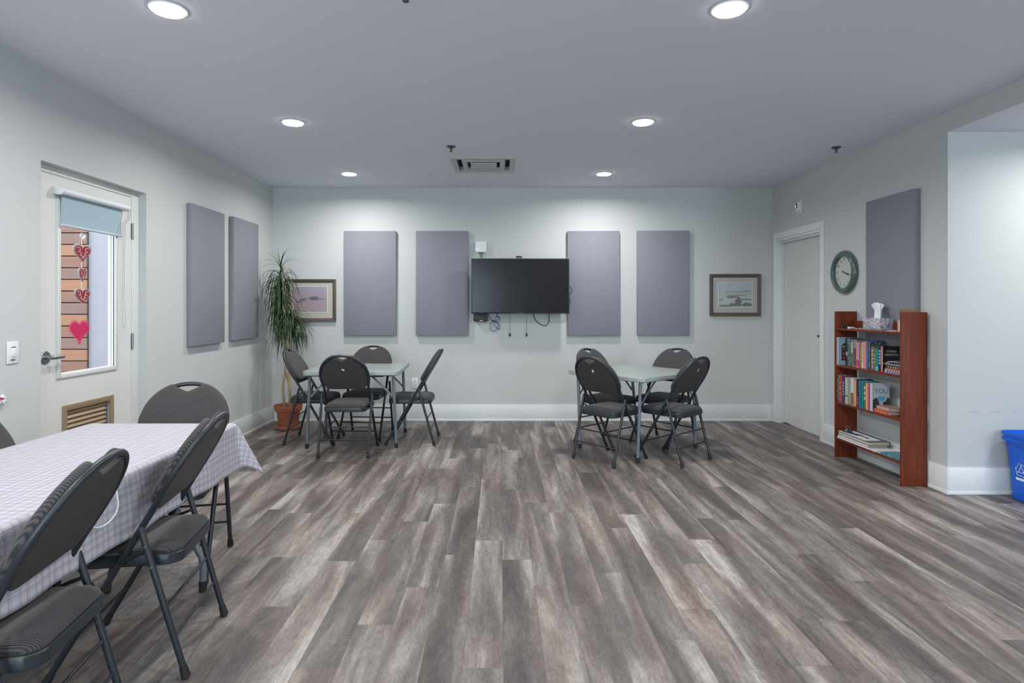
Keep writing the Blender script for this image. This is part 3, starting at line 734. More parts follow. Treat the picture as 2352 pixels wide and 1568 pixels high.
# ------------------------------------------------------------------ pictures
def picture(x0, x1, z0, z1, label, kind):
    yw = YB-.002; t = thing('framed_picture', label, 'picture', ((x0+x1)/2, yw, z0), 'brown framed landscape pictures')
    w = .040
    cxx, czz = (x0+x1)/2, (z0+z1)/2; hx, hz = (x1-x0)/2, (z1-z0)/2
    prof = [(0, 0), (0, .026), (.008, .030), (.016, .024), (.024, .026), (.034, .016), (w, .012), (w, 0)]
    m = MB(); rings = []
    for (a, d) in prof: rings.append([(cxx+sx*(hx-a), yw-d, czz+sz*(hz-a)) for sx, sz in ((-1,-1),(1,-1),(1,1),(-1,1))])
    m.rings(rings, False, False); m.build('frame', M['frame_wood'], t)
    ix, iz = hx-w, hz-w
    box('mat_board', (cxx-ix, cxx+ix, yw-.010, yw-.004, czz-iz, czz+iz), M['mat_board' if kind == 'pink' else 'mat_board2'], t)
    if kind == 'pink': ax, az, oz = ix-.064, iz-.060, .012
    else: ax, az, oz = ix-.060, iz-.060, .004
    box('mat_bevel', (cxx-ax-.006, cxx+ax+.006, yw-.0112, yw-.0098, czz+oz-az-.006, czz+oz+az+.006), M['bevel_white'], t)
    mm, nt, b = new_mat('print_'+kind)
    tc = N(nt, 'ShaderNodeTexCoord'); sp = N(nt, 'ShaderNodeSeparateXYZ'); L(nt, tc.outputs['Generated'], sp.inputs[0])
    r = N(nt, 'ShaderNodeValToRGB'); cr = r.color_ramp
    st = [(0, (.42, .34, .38)), (.35, (.44, .33, .37)), (.55, (.42, .35, .41)), (1, (.40, .38, .45))] if kind == 'pink' else [(0, (.50, .52, .52)), (.3, (.55, .57, .58)), (.6, (.52, .55, .58)), (1, (.50, .55, .60))]
    while len(cr.elements) < 4: cr.elements.new(.5)
    for e, (p_, c_) in zip(cr.elements, st): e.position = p_; e.color = c_+(1,)
    no = N(nt, 'ShaderNodeTexNoise', Scale=5.0, Detail=3.0); L(nt, tc.outputs['Generated'], no.inputs['Vector'])
    ad = N(nt, 'ShaderNodeMath', operation='MULTIPLY_ADD'); ad.inputs[1].default_value = .3; L(nt, no.outputs['Fac'], ad.inputs[0]); L(nt, sp.outputs[2], ad.inputs[2])
    sb = N(nt, 'ShaderNodeMath', operation='SUBTRACT'); sb.inputs[1].default_value = .15; L(nt, ad.outputs[0], sb.inputs[0]); L(nt, sb.outputs[0], r.inputs[0]); L(nt, r.outputs[0], b.inputs['Base Color'])
    pic = box('print', (cxx-ax, cxx+ax, yw-.0118, yw-.0110, czz+oz-az, czz+oz+az), mm, t)
    rr = random.Random(3 if kind == 'pink' else 9)
    def blob(cx_, cz_, w_, h_, col, k, flat=True):
        n = 26; pts = []
        for i in range(n):
            a = 2*PI*i/n; q = 1+.25*(rr.random()-.5)
            zz = math.sin(a)*h_*q
            if flat and zz < 0: zz *= .35
            pts.append((cxx+min(ax, max(-ax, cx_*ax+math.cos(a)*w_*ax*q)), czz+oz+min(az, max(-az, (cz_*az+zz*az)))))
        MB().prism(pts, lambda u, v, d: (u, d, v), yw-.0118-.0002*k, yw-.0118-.0002*k-.0001).build('painted_shape', mat('paint', col, .8), pic)
    if kind == 'pink':
        blob(.0, .06, .55, .10, (.31, .25, .30), 1); blob(.22, .0, .30, .22, (.17, .14, .17), 2); blob(.58, .02, .24, .08, (.25, .23, .30), 3)
        blob(-.48, -.08, .22, .12, (.19, .15, .20), 4); blob(.86, -.03, .09, .05, (.22, .2, .25), 5); blob(-.66, -.24, .18, .08, (.18, .14, .18), 6)
    else:
        for k, (a, b2, c_, d_, col) in enumerate(((.1, .22, .75, .07, (.36, .39, .42)), (-.1, .14, .6, .05, (.42, .44, .46)), (.75, .28, .25, .09, (.34, .37, .40)), (.05, -.08, .62, .09, (.35, .34, .32)),
                                                 (-.15, -.22, .38, .12, (.25, .23, .19)), (.75, .02, .25, .05, (.4, .42, .44)), (.7, -.42, .34, .10, (.24, .29, .27)), (-.85, -.44, .16, .10, (.30, .32, .28)),
                                                 (.18, -.62, .2, .36, (.16, .20, .19)), (.0, -.85, .42, .18, (.17, .22, .19)), (.7, -.85, .3, .22, (.17, .22, .19)), (-.6, -.93, .38, .12, (.22, .25, .22)))):
            blob(a, b2, c_, d_, col, k+1)
    box('glass', (cxx-ix, cxx+ix, yw-.0160, yw-.0152, czz-iz, czz+iz), M['glass'], t)
picture(-2.52, -1.923, 1.168, 1.664, 'brown framed picture of dark islets in a pink haze behind the plant', 'pink')
picture(2.464, 3.061, 1.232, 1.724, 'brown framed picture of grey clouds over treetops on the back wall near the corner', 'cloud')

# outlet, switch, alarm device
ou = thing('wall_outlet', 'white double power outlet low on the back wall', 'outlet', (-.998, YB, .38))
MB().box(-1.033, -.962, YB-.007, YB-.001, .382, .503).build('cover_plate', M['white'], ou, .003)
for z in (.466, .419):
    s_ = MB().prism(rrect(.017, .0165, .008, 4, -.9975, z), lambda u, v, d: (u, d, v), YB-.0085, YB-.006).build('socket', M['offwhite'], ou)
    MB().box(-1.006, -1.003, YB-.009, YB-.0084, z, z+.009).box(-.992, -.989, YB-.009, YB-.0084, z, z+.008).box(-1.0, -.995, YB-.009, YB-.0084, z-.010, z-.006).build('slots', M['slot'], s_)
sw = thing('light_switch', 'white dimmer light switch on the left wall beside the glazed door', 'switch', (XL, 3.28, 1.03))
MB().box(XL+.001, XL+.008, 3.242, 3.318, 1.031, 1.151).build('cover_plate', M['white'], sw, .003)
MB().box(XL+.008, XL+.013, 3.268, 3.296, 1.068, 1.112).build('slider', M['white'], sw, .002)
MB().box(XL+.0078, XL+.0092, 3.266, 3.298, 1.118, 1.123).box(XL+.0078, XL+.0092, 3.293, 3.298, 1.09, 1.112).build('slot', M['slot'], sw)
MB().box(XL+.008, XL+.011, 3.262, 3.290, 1.048, 1.056).build('lower_tab', M['slot'], sw)
al = thing('alarm_device', 'white fire alarm device high on the right wall above the flush door', 'alarm', (XR, 6.42, 2.35))
MB().box(XR-.010, XR-.001, 6.360, 6.478, 2.345, 2.475).build('base_plate', M['white'], al, .006, 3)
MB().box(XR-.036, XR-.009, 6.378, 6.462, 2.362, 2.458).build('housing', M['white'], al, .008, 3)
MB().box(XR-.038, XR-.0355, 6.402, 6.432, 2.395, 2.448).build('red_lettering_strip', mat('alarm_red', (.35, .12, .16), .4), al)
MB().lathe([(.006, 0), (.005, .003), (0, .004)], (XR-.036, 6.437, 2.415), 'X', 12).build('lamp_dot', M['led'], al)
rs = thing('paper_rosette', 'white crinkled decoration with red ribbon on the left wall at the photo edge', 'decoration', (XL, 3.19, .81))
m = MB()
for i in range(14):
    a = 2*PI*i/14; rr_ = .022+.007*(i % 2)
    m.tube([(XL+.006, 3.195, .846), (XL+.020, 3.195+rr_*.6*math.cos(a), .846+rr_*.6*math.sin(a)), (XL+.012, 3.195+rr_*math.cos(a), .846+rr_*math.sin(a))], [.006, .008, .003], 6)
m.build('petals', M['paper'], rs)
MB().tube([(XL+.022, 3.13, .857), (XL+.030, 3.165, .860), (XL+.030, 3.188, .852)], [.005, .007, .004], 8).build('ribbon', M['pink_heart'], rs)

# ------------------------------------------------------------------ wall clock
CYk, CZk, RK = 5.560, 1.661, .2015
ck = thing('wall_clock', 'round wall clock with glossy dark green rim and cream face', 'clock', (XR-.02, CYk, CZk-RK))
MB().lathe([(RK-.012, 0), (RK-.002, .010), (RK, .022), (RK-.008, .038), (RK-.024, .048), (RK-.040, .048), (RK-.047, .044), (RK-.050, .040), (RK-.052, .020), (RK-.052, .012)], (XR-.001, CYk, CZk), 'X', 64, close=True).build('rim', M['clock_rim'], ck)
fc = MB().lathe([(RK-.046, .0), (RK-.046, .014), (0, .014)], (XR-.001, CYk, CZk), 'X', 48).build('dial', M['clock_face'], ck)
def onwall(y, z, d=.0): return Matrix.Translation((XR-.0165-d, y, z)) @ Matrix.Rotation(-PI/2, 4, 'Z') @ Matrix.Rotation(PI/2, 4, 'X')
oo = origin_of(ck)
for h in range(1, 13):
    a = 2*PI*h/12; r_ = .120
    # seen from the room (looking towards +X) picture-right is -Y
    text_mesh('numeral', str(h), .034, M['ink_soft'], fc, Matrix.Translation(-oo) @ onwall(CYk-r_*math.sin(a), CZk+r_*math.cos(a)) @ Matrix.Rotation(0, 4, 'Z'))
def hand(name, ang, ln, wd, d):
    dr = Vector((0, -math.sin(ang), math.cos(ang))); sd = Vector((0, math.cos(ang), math.sin(ang))); c = Vector((XR-d, CYk, CZk))
    pts = [(-.028, wd*.9), (-.012, wd*.5), (0, wd), (ln*.45, wd*.7), (ln*.62, wd*1.5), (ln*.75, wd*.6), (ln, .0006)]
    poly = [c+dr*a+sd*b for a, b in pts]+[c+dr*a-sd*b for a, b in reversed(pts)]
    n = len(poly); MB().add([p for p in poly]+[p+Vector((-.0012, 0, 0)) for p in poly], [tuple(range(n)), tuple(reversed(range(n, 2*n)))]+[(i, i+n, (i+1) % n+n, (i+1) % n) for i in range(n)]).build(name, M['ink'], ck)
hand('hour_hand', math.radians(114), .075, .0055, .020); hand('minute_hand', math.radians(108), .115, .0042, .023)

# ------------------------------------------------------------------ folding chair
def make_chair():
    root = thing('folding_chair', 'tmp', 'chair', (0, 0, 0))
    K = .587; tt = Vector((0, -K, 1)).normalized(); nn = Vector((0, 1, K)).normalized()
    def axis_pt(x, z): return Vector((x, .24-K*z, z))
    B0 = axis_pt(0, .60)
    def P(u, v, n=0): return B0+Vector((u, 0, 0))+tt*v+nn*n
    # arch centre line
    arch = [(.2005, 0), (.2035, .03), (.2085, .06), (.214, .095), (.2165, .125)]
    for i in range(1, 16):
        a = PI/2*i/16; arch.append((.217*math.cos(a)**.92, .125+.233*math.sin(a)))
    full = arch+[(0, .358)]+[(-u, v) for u, v in reversed(arch)]
    MB().tube([P(u, v) for u, v in full], .0118, 14).build('back_frame', M['frame_dark'], root, local=True)
    for s in (1, -1):
        lg = MB().tube([P(s*.2005, 0)+tt*.002, axis_pt(s*.204, .45), axis_pt(s*.2135, .02)], .0118, 14).build('leg', M['frame_dark'], root, local=True)
        f0, f1 = axis_pt(s*.2125, .045), axis_pt(s*.2135, .004)
        MB().tube([f0, axis_pt(s*.213, .030), axis_pt(s*.2135, .008), f1], [.0135, .0145, .0165, .013], 14).build('foot_cap', M['cap'], lg, local=True)
        def rp(z): return Vector((s*(.2285-.006*(1-z/.555)), -.24+.154*z/.555, z))
        lg = MB().tube([rp(.555), rp(.548), rp(.02)], [.009, .0115, .0115], 14).build('leg', M['frame_dark'], root, local=True)
        MB().tube([rp(.045), rp(.030), rp(.008), rp(.004)], [.0135, .0145, .0165, .013], 14).build('foot_cap', M['cap'], lg, local=True)
        for z in (.413, .488):
            c = rp(z); MB().tube([c+Vector((s*.010, 0, 0)), c+Vector((s*.0145, 0, 0))], [.005, .0035], 10).build('rivet', M['rivet'], lg, local=True)
        a, b = rp(.47), axis_pt(s*.2045, .425)
        MB().tube([a-Vector((s*.012, 0, 0)), a*.5+b*.5-Vector((s*.002, 0, -.004)), b+Vector((s*.010, 0, 0))], .006, 8).build('brace', M['frame_dark'], root, local=True)
    for z in (.26, .152):
        x = .2285-.006*(1-z/.555); y = -.24+.154*z/.555
        MB().tube([(-x, y, z), (x, y, z)], .0062, 10).build('crossbar', M['frame_dark'], root, local=True)
    y = .24-K*.16; MB().tube([(-.2105, y, .16), (.2105, y, .16)], .0062, 10).build('crossbar', M['frame_dark'], root, local=True)
    # seat pan + pad
    def so(k, ins=0): # outline: slightly wider at front
        pts = rrect(.191-ins, .210-ins, max(.01, .055-ins*.6), 7, 0, .005); return [(x*(1+.02*(y_)/.2), y_) for x, y_ in pts]
    def ring(ins, z): return [Vector((x, y_, z)) for x, y_ in so(0, ins)]
    MB().rings([ring(.004, .400), ring(.0, .404), ring(0, .436), ring(.003, .440), ring(.012, .440)]).build('seat_pan', M['frame_dark'], root, local=True)
    rr2 = []
    for (ins, z) in ((.010, .438), (.006, .446), (.010, .456), (.022, .465), (.045, .472), (.08, .477), (.12, .479)):
        rr2.append([Vector((x, y_, z+(.004 if 0 else 0))) for x, y_ in so(0, ins)])
    MB().rings(rr2).build('seat', M['fabric'], root, local=True, angle=60)
    # back pad outline with the notch under the hand grip
    def outline(grow, notch=True, vb=.014, ntop=.303):
        right = []
        for i in range(6):
            a = -PI/2+PI/2*i/5; right.append((.141+.062*math.cos(a)+grow, vb+.050+.050*math.sin(a)))
        for (u, v) in arch[2:]: right.append((u+grow, v+(grow*.6 if v > .2 else 0)))
        top = []
        right = [p for p in right if not (p[1] > .2 and p[0] < .085)]
        uL = right[-1][0]; vL = right[-1][1]
        g2 = max(grow, -.004)
        right += [(.079, .3425+g2), (.072, .3405+g2*.4), (.064, ntop+.031), (.034, ntop+.0150), (.010, ntop+.0022)]
        return right+[(0, ntop)]+[(-u, v) for u, v in reversed(right)]
    c0 = Vector((0, .15))
    def orings(grow, spec, **k):
        ol = outline(grow, **k); out = []
        for (s, n) in spec: out.append([P(c0.x+(u-c0.x)*s, c0.y+(v-c0.y)*s, n+.0*u*u) for u, v in ol])
        return out
    MB().rings(orings(.006, ((.96, .002), (1.0, .010), (1.005, .020), (.985, .030), (.94, .036), (.80, .040), (.5, .042), (.1, .0425)))).build('backrest', M['fabric'], root, local=True, angle=60)
    sh = MB().rings(orings(-.0125, ((1.0, .006), (1.0, -.006), (.985, -.009), (.9, -.010), (.1, -.010)), vb=-.004, ntop=.302)).build('back_shell', M['shell'], root, local=True)
    for (u, v) in ((.12, .05), (-.12, .05), (0, .28)):
        c = P(u, v, -.0105); MB().tube([c, c-nn*.0012], [.004, .003], 8).build('screw', M['cap'], sh, local=True)
    return root
chair0 = make_chair(); placed = [False]
def place(x, y, deg, label, group=None, sticker=None, first=[True]):
    if first[0]: c = chair0; first[0] = False
    else: c = copy_tree(proto)
    c.location = (x, y, 0); c.rotation_euler = (0, 0, math.radians(deg)); c['label'] = label
    if group: c['group'] = group
    return c
proto = chair0
def add_sticker(c, rot, w=.026, h=.016, u=0, v=.215):
    sh = [o for o in c.children if o.name.split('.')[0] == 'back_shell'][0]
    K = .587; tt = Vector((0, -K, 1)).normalized(); nn = Vector((0, 1, K)).normalized(); B0 = Vector((0, .24-K*.6, .6))
    q = []
    for (a, b) in ((-1,-1),(1,-1),(1,1),(-1,1)):
        a_, b_2 = a*w/2, b*h/2
        uu = u+a_*math.cos(rot)-b_2*math.sin(rot); vv = v+a_*math.sin(rot)+b_2*math.cos(rot); q.append(B0+Vector((uu, 0, 0))+tt*vv)
    m = MB().add([p-nn*.0100 for p in q]+[p-nn*.0108 for p in q], [(0,1,2,3),(7,6,5,4),(0,4,5,1),(1,5,6,2),(2,6,7,3),(3,7,4,0)])
    m.build('sticker', M['sticker'], sh, local=True)
GL, GR, GF = 'folding chairs around the left square table', 'folding chairs around the right square table', 'folding chairs at the checked tablecloth'
chairs = []
chairs.append(place(-1.393, 5.56, 0, 'dark folding chair seen from behind in front of the left square table', GL))
chairs.append(place(-1.855, 6.035, -90, 'dark folding chair at the left side of the left square table, by the plant', GL))
chairs.append(place(-1.40, 6.27, 175, 'dark folding chair between the left square table and the back wall, facing the camera', GL))
chairs.append(place(-.870, 6.01, 90, 'dark folding chair seen in profile at the right side of the left square table', GL))
chairs.append(place(.975, 5.298, -49, 'dark folding chair seen from behind, front left of the right square table', GR))
chairs.append(place(1.53, 5.315, 41.3, 'dark folding chair seen from behind, front right of the right square table', GR))
chairs.append(place(1.066, 5.895, 221, 'dark folding chair behind the right square table, half hidden by another chair', GR))
chairs.append(place(1.61, 5.95, 131, 'dark folding chair behind the right square table, its padded back facing the camera', GR))
cB = place(-1.400, 2.352, 98.3, 'dark folding chair fully in view beside the checked tablecloth', GF)
cA = place(-1.420, 1.705, 98.8, 'large dark folding chair cut off by the lower left corner of the photo', GF)
cC = place(-1.68, 3.085, 191.5, 'striped dark folding chair behind the far end of the checked tablecloth', GF)
cD = place(-2.13, 2.59, -90, 'folding chair at the wall side of the checked tablecloth, only a sliver in view', GF)
add_sticker(chairs[0], math.radians(-28)); add_sticker(chairs[4], math.radians(70), .030, .018, .0, .225); add_sticker(chairs[5], math.radians(85), .026, .014, .02, .235)

# ------------------------------------------------------------------ square folding tables
def make_table():
    t = thing('folding_table', 'tmp', 'table', (0, 0, 0)); S = .455
    def r(s, z): return [Vector((x, y, z)) for x, y in rrect(S-s, S-s, .065-s*.1, 8)]
    MB().rings([r(.006, .694), r(0, .698), r(0, .728), r(.003, .733), r(.010, .735), r(.20, .735)]).build('tabletop', M['tabletop'], t, local=True)
    for sx in (-1, 1):
        for (yt, yf) in ((-.390, -.385), (.355, .302)):
            lg = MB().tube([(sx*.385, yt, .700), (sx*.392, yt, .670), (sx*.421, yf, .035)], .0148, 14).build('leg', M['tableleg'], t, local=True)
            MB().tube([(sx*.420, yf, .045), (sx*.421, yf, .002)], .0172, 14).build('foot_cap', M['cap'], lg, local=True)
            a = Vector((sx*.400, yt*.99+.01*yf, .475)); mid = Vector((sx*.290, yt, .590)); b = Vector((sx*.175, yt, .698))
            for (p, q) in ((a, mid), (mid, b)):
                d = (q-p).normalized(); n = Vector((-d.z, 0, d.x))*.009
                MB().add([p+n+Vector((0, -.003, 0)), p-n+Vector((0, -.003, 0)), q-n+Vector((0, -.003, 0)), q+n+Vector((0, -.003, 0)), p+n+Vector((0, .003, 0)), p-n+Vector((0, .003, 0)), q-n+Vector((0, .003, 0)), q+n+Vector((0, .003, 0))],
                         [(0,1,2,3),(7,6,5,4),(0,4,5,1),(1,5,6,2),(2,6,7,3),(3,7,4,0)]).build('brace', M['tableleg'], t, local=True)
            MB().tube([mid+Vector((0, -.006, 0)), mid+Vector((0, .006, 0))], .006, 10).build('brace_pin', M['rivet'], t, local=True)
    for yt in (-.390, .355): MB().tube([(-.385, yt, .692), (.385, yt, .692)], .011, 10).build('crossbar', M['tableleg'], t, local=True)
    MB().box(-.40, .40, -.02, .02, .684, .702).build('underside_rail', M['tableleg'], t, local=True)
    return t
tA = make_table(); tA.location = (-1.418, 6.075, 0); tA.rotation_euler = (0, 0, math.radians(2)); tag(tA, 'pale grey square folding table at left, standing square to the back wall', 'table', 'pale grey square folding tables')
tB = copy_tree(tA); tB.location = (1.28, 5.72, 0); tB.rotation_euler = (0, 0, math.radians(38)); tag(tB, 'pale grey square folding table at right, turned with one corner to the camera', 'table')

# ------------------------------------------------------------------ long table under the checked cloth
LX0, LX1, LY0, LY1, LZ = -2.113, -1.378, 1.27, 3.100, .735
lt = thing('long_folding_table', 'long folding table hidden under the checked tablecloth at lower left', 'table', ((LX0+LX1)/2, (LY0+LY1)/2, 0))
MB().prism(rrect((LX1-LX0)/2-.004, (LY1-LY0)/2-.004, .03, 5, (LX0+LX1)/2, (LY0+LY1)/2), lambda u, v, d: (u, v, d), .695, LZ).build('tabletop', M['tabletop'], lt, .004)
xm = (LX0+LX1)/2
for yy in (2.83, 1.54):
    for s in (-1, 1):
        pts = [(xm+s*.345, yy, .035), (xm+s*.345, yy, .13), (xm+s*.338, yy, .165), (xm+s*.315, yy, .205), (xm+s*.22, yy, .38), (xm+s*.12, yy, .56), (xm+s*.10, yy, .69)]
        lg = MB().tube(pts, .0155, 14).build('leg', M['tableleg'], lt)
        MB().tube([(xm+s*.345, yy, .050), (xm+s*.345, yy, .002)], .0178, 14).build('foot_cap', M['cap'], lg)
# cloth
def cloth():
    a, b, d = (LX1-LX0)/2, (LY1-LY0)/2, .25; cx, cy = xm, (LY0+LY1)/2
    zt = LZ+.0025
    nx, ny = 70, 150; vs = []; uvv = []
    def fall(t, L_, s_along):    # t: distance past the table edge
        R = .014
        if t < R*PI/2: q = t/R; return R*math.sin(q), -R*(1-math.cos(q))
        dd = t-R*PI/2
        return R+.045*dd+.006*math.sin(s_along*11+1.0)*min(1, dd/.1)+.004*math.sin(s_along*23)*min(1, dd/.1), -R-dd*.995
    for j in range(ny+1):
        for i in range(nx+1):
            u = -(a+d)+2*(a+d)*i/nx; v = -(b+d)+2*(b+d)*j/ny
            ex, ey = max(0, abs(u)-a), max(0, abs(v)-b)
            sx, sy = (1 if u > 0 else -1), (1 if v > 0 else -1)
            if ex == 0 and ey == 0: p = (u, v, 0)
            elif ey == 0: o, z = fall(ex, d, v); p = (sx*(a+o), v, z)
            elif ex == 0: o, z = fall(ey, d, u); p = (u, sy*(b+o), z)
            else:
                ph = math.atan2(ey, ex); Lm = d/max(math.cos(ph), math.sin(ph))
                Lr = (Lm**-12+.308**-12)**(-1/12); Lc = math.hypot(ex, ey)*Lr/Lm
                o, z = fall(Lc, d, a+b)
                f = max(0, math.sin(2*ph))**1.5
                q = min(1, Lc/.33)
                rad = o+f*(.150*q)
                # side folds gather next to the corner tip
                o1, _ = fall(Lc, d, v if ex > ey else u)
                rad -= .036*q*math.sin(4*ph)**2
                aa = ph+.0
                p = (sx*(a+rad*math.cos(aa)*(1.0)), sy*(b+rad*math.sin(aa)), z*(1-.13*q*math.sin(4*ph)**2))
            vs.append((cx+p[0], cy+p[1], zt+p[2]+(.0008*math.sin(u*37+v*5)+.0008*math.sin(v*31) if (ex == 0 and ey == 0) else 0))); uvv.append((u, v))
    fs = []; loop = []
    for j in range(ny):
        for i in range(nx):
            q = (j*(nx+1)+i, j*(nx+1)+i+1, (j+1)*(nx+1)+i+1, (j+1)*(nx+1)+i); fs.append(q); loop += [uvv[k] for k in q]
    m = MB(); m.add(vs, fs)
    o = m.build('tablecloth', M['cloth'], uv={'cloth': loop}, angle=80)
    md = o.modifiers.new('thickness', 'SOLIDIFY'); md.thickness = .0012; md.offset = 1
    return tag(o, 'white tablecloth with mauve and grey checks draped over the long table', 'tablecloth')
cloth()
# translucent white-rimmed piece at the table side, its kind unknown
cpx = LX1+.040; cyy, czz = 2.02, .700
tc_ = thing('rimmed_piece', 'translucent white-rimmed cover flap hanging at the side of the checked tablecloth', 'clip', (cpx, cyy, czz-.10))
rim = [(cpx-.016, cyy-.10, czz+.075), (cpx, cyy-.10, czz-.02)]
rim = []
for i in range(17):
    a = PI+PI*i/16; rim.append((cpx+.006, cyy+.075*math.cos(a), czz-.045+.05*math.sin(a)))
rim = [(cpx-.010, cyy-.075, czz+.075), (cpx+.0, cyy-.075, czz)]+rim+[(cpx+.0, cyy+.075, czz), (cpx-.010, cyy+.075, czz+.075)]
MB().tube(rim, .0022, 8).build('rim', M['white'], tc_)
MB().add([Vector(p) for p in rim], [tuple(range(len(rim)))]).build('pane', M['clear'], tc_)

# ------------------------------------------------------------------ potted dracaena
PX, PY = -2.325, 6.60
pl = thing('potted_dracaena', 'tall potted dracaena with drooping narrow green leaves in the left back corner', 'plant', (PX, PY, 0))
MB().lathe([(0, 0), (.118, 0), (.140, .020), (.149, .042), (.144, .044), (.134, .022), (.112, .010), (0, .010)], (PX, PY, 0), 'Z', 40).build('saucer', M['saucer'], pl)
MB().lathe([(0, .012), (.104, .012), (.122, .195), (.140, .200), (.152, .262), (.150, .266), (.140, .264), (.132, .225), (.0, .225)], (PX, PY, 0), 'Z', 40).build('pot', M['terracotta'], pl)
MB().lathe([(0, .240), (.08, .238), (.131, .230), (.131, .226), (0, .226)], (PX, PY, 0), 'Z', 32).build('soil', M['soil'], pl)
def sweep(pts, r, name, m):
    out = []; P_ = [Vector(p) for p in pts]
    for i in range(len(P_)-1):
        p0 = P_[max(i-1, 0)]; p1 = P_[i]; p2 = P_[i+1]; p3 = P_[min(i+2, len(P_)-1)]
        for k in range(8):
            t = k/8; out.append(.5*((2*p1)+(p2-p0)*t+(2*p0-5*p1+4*p2-p3)*t*t+(3*p1-p0-3*p2+p3)*t**3))
    out.append(P_[-1]); MB().tube(out, [r*(1-.35*i/len(out)) for i in range(len(out))], 9).build(name, m, pl)
sweep([(PX-.035, PY-.02, .22), (PX-.05, PY-.03, .45), (PX-.035, PY, .65), (PX-.02, PY+.01, .85), (PX-.06, PY+.01, 1.10), (PX-.085, PY, 1.30)], .0145, 'stem', M['cane'])
sweep([(PX-.085, PY, 1.30), (PX-.087, PY, 1.50), (PX-.085, PY, 1.76)], .010, 'stem', mat('green_stem', (.10, .13, .035), .6))
sweep([(PX+.035, PY-.02, .22), (PX+.030, PY-.04, .40), (PX+.010, PY-.01, .60), (PX+.03, PY, .80), (PX+.015, PY, 1.02), (PX+.0, PY, 1.20)], .0155, 'stem', M['cane'])
sweep([(PX+.0, PY+.03, .22), (PX+.005, PY+.02, .45), (PX-.015, PY-.03, .62), (PX+.0, PY-.02, .80), (PX+.035, PY, 1.02), (PX+.035, PY-.02, 1.12)], .0115, 'stem', M['cane'])
def foliage(heads, seed, name):
    rr = random.Random(seed); m = MB(); cols = []
    for (base0, base1, n, lmin, lmax, e0, e1, curl) in heads:
        base0, base1 = Vector(base0), Vector(base1)
        for i in range(n):
            t = rr.random()**.8; p = base0.lerp(base1, t); az = rr.uniform(0, 2*PI)
            ln = rr.uniform(lmin, lmax); el = math.radians(rr.uniform(e0, e1))+t*.35
            seg = 10; w0 = rr.uniform(.0036, .0066); pts = []; q = p.copy(); k = curl*rr.uniform(.7, 1.35)
            h = Vector((math.cos(az), math.sin(az), 0)); side = Vector((-h.y, h.x, 0)); tw = rr.uniform(-.5, .5)
            for s in range(seg+1):
                pts.append(q.copy())
                d = h*math.cos(el)+Vector((0, 0, 1))*math.sin(el)+side*tw*.12
                q = q+d*(ln/seg); el = max(-1.45, el-k/seg)
                # stay off the two walls
                q.x = max(q.x, XL+.056); q.y = min(q.y, YB-.03)
            c = rr.random(); g = (.016+.030*c, .042+.046*c, .015+.012*c, 1)
            if rr.random() < .12: g = (.13, .17, .035, 1)
            vs = []; fs = []
            for s, pt in enumerate(pts):
                ww = w0*min(1, .45+s*.3)*(1-(s/seg)**2.2)+.0005
                vs += [pt-side*ww, pt+Vector((0, 0, -ww*.45)), pt+side*ww]
            for s in range(seg):
                a = s*3; fs += [(a, a+1, a+4, a+3), (a+1, a+2, a+5, a+4)]
            m.add(vs, fs); cols += [g]*(4*len(fs))
    return m.build(name, M['leaf'], pl, colors=cols, angle=80)
S1, S2 = (PX-.085, PY, 1.32), (PX-.085, PY, 1.76)
foliage([((PX-.07, PY, 1.22), (PX-.085, PY, 1.70), 200, .26, .44, -15, 42, 3.4), ((PX-.08, PY, 1.15), (PX-.085, PY, 1.66), 60, .20, .36, -60, -10, 1.6), ((PX-.085, PY, 1.74), (PX-.085, PY, 1.80), 9, .14, .30, 60, 84, .9), ((PX-.085, PY, 1.70), (PX-.085, PY, 1.78), 7, .26, .38, 25, 55, 2.6)], 5, 'upper_foliage')
foliage([((PX+.0, PY, 1.02), (PX+.0, PY, 1.22), 170, .30, .46, 0, 65, 3.1), ((PX+.035, PY-.02, .95), (PX+.035, PY-.02, 1.13), 110, .26, .40, 0, 60, 3.2)], 11, 'lower_foliage')

# ------------------------------------------------------------------ bookshelf
SX0, SX1, SY0, SY1 = 2.999, 3.192, 4.477, 5.378
bs = thing('bookshelf', 'narrow open cherry wood bookshelf standing against the right wall', 'bookshelf', ((SX0+SX1)/2, (SY0+SY1)/2, 0))
for (a, b) in ((SY0, SY0+.020), (SY1-.020, SY1)): box('side_panel', (SX0, SX1, a, b, 0, 1.300), M['cherry'], bs, .0015)
SHZ = (1.152, .826, .498, .178)
for z in SHZ: box('shelf', (SX0+.003, 3.158 if z > .8 else SX1-.003, SY0+.020, SY1-.020, z-.018, z), M['cherry'], bs, .001)
box('back_rail', (3.143, 3.158, SY0+.0205, SY1-.0205, SHZ[0]+.0005, SHZ[0]+.066), M['cherry'], bs, .001)
bcache = {}
def bmat(c, k=None, pat=None):
    key = (c, pat)
    if key not in bcache:
        if pat: bcache[key] = spotty('book_cover', c, pat, 90, .58, .03, .45, (1, 1, .6))
        else: bcache[key] = mat('book_cover', c, .4, var=.08, vscale=30)
    return bcache[key]
PG = mat('page_edges', (.55, .50, .42), .85, var=.1, vscale=200)
BK = 'books on the cherry wood bookshelf'
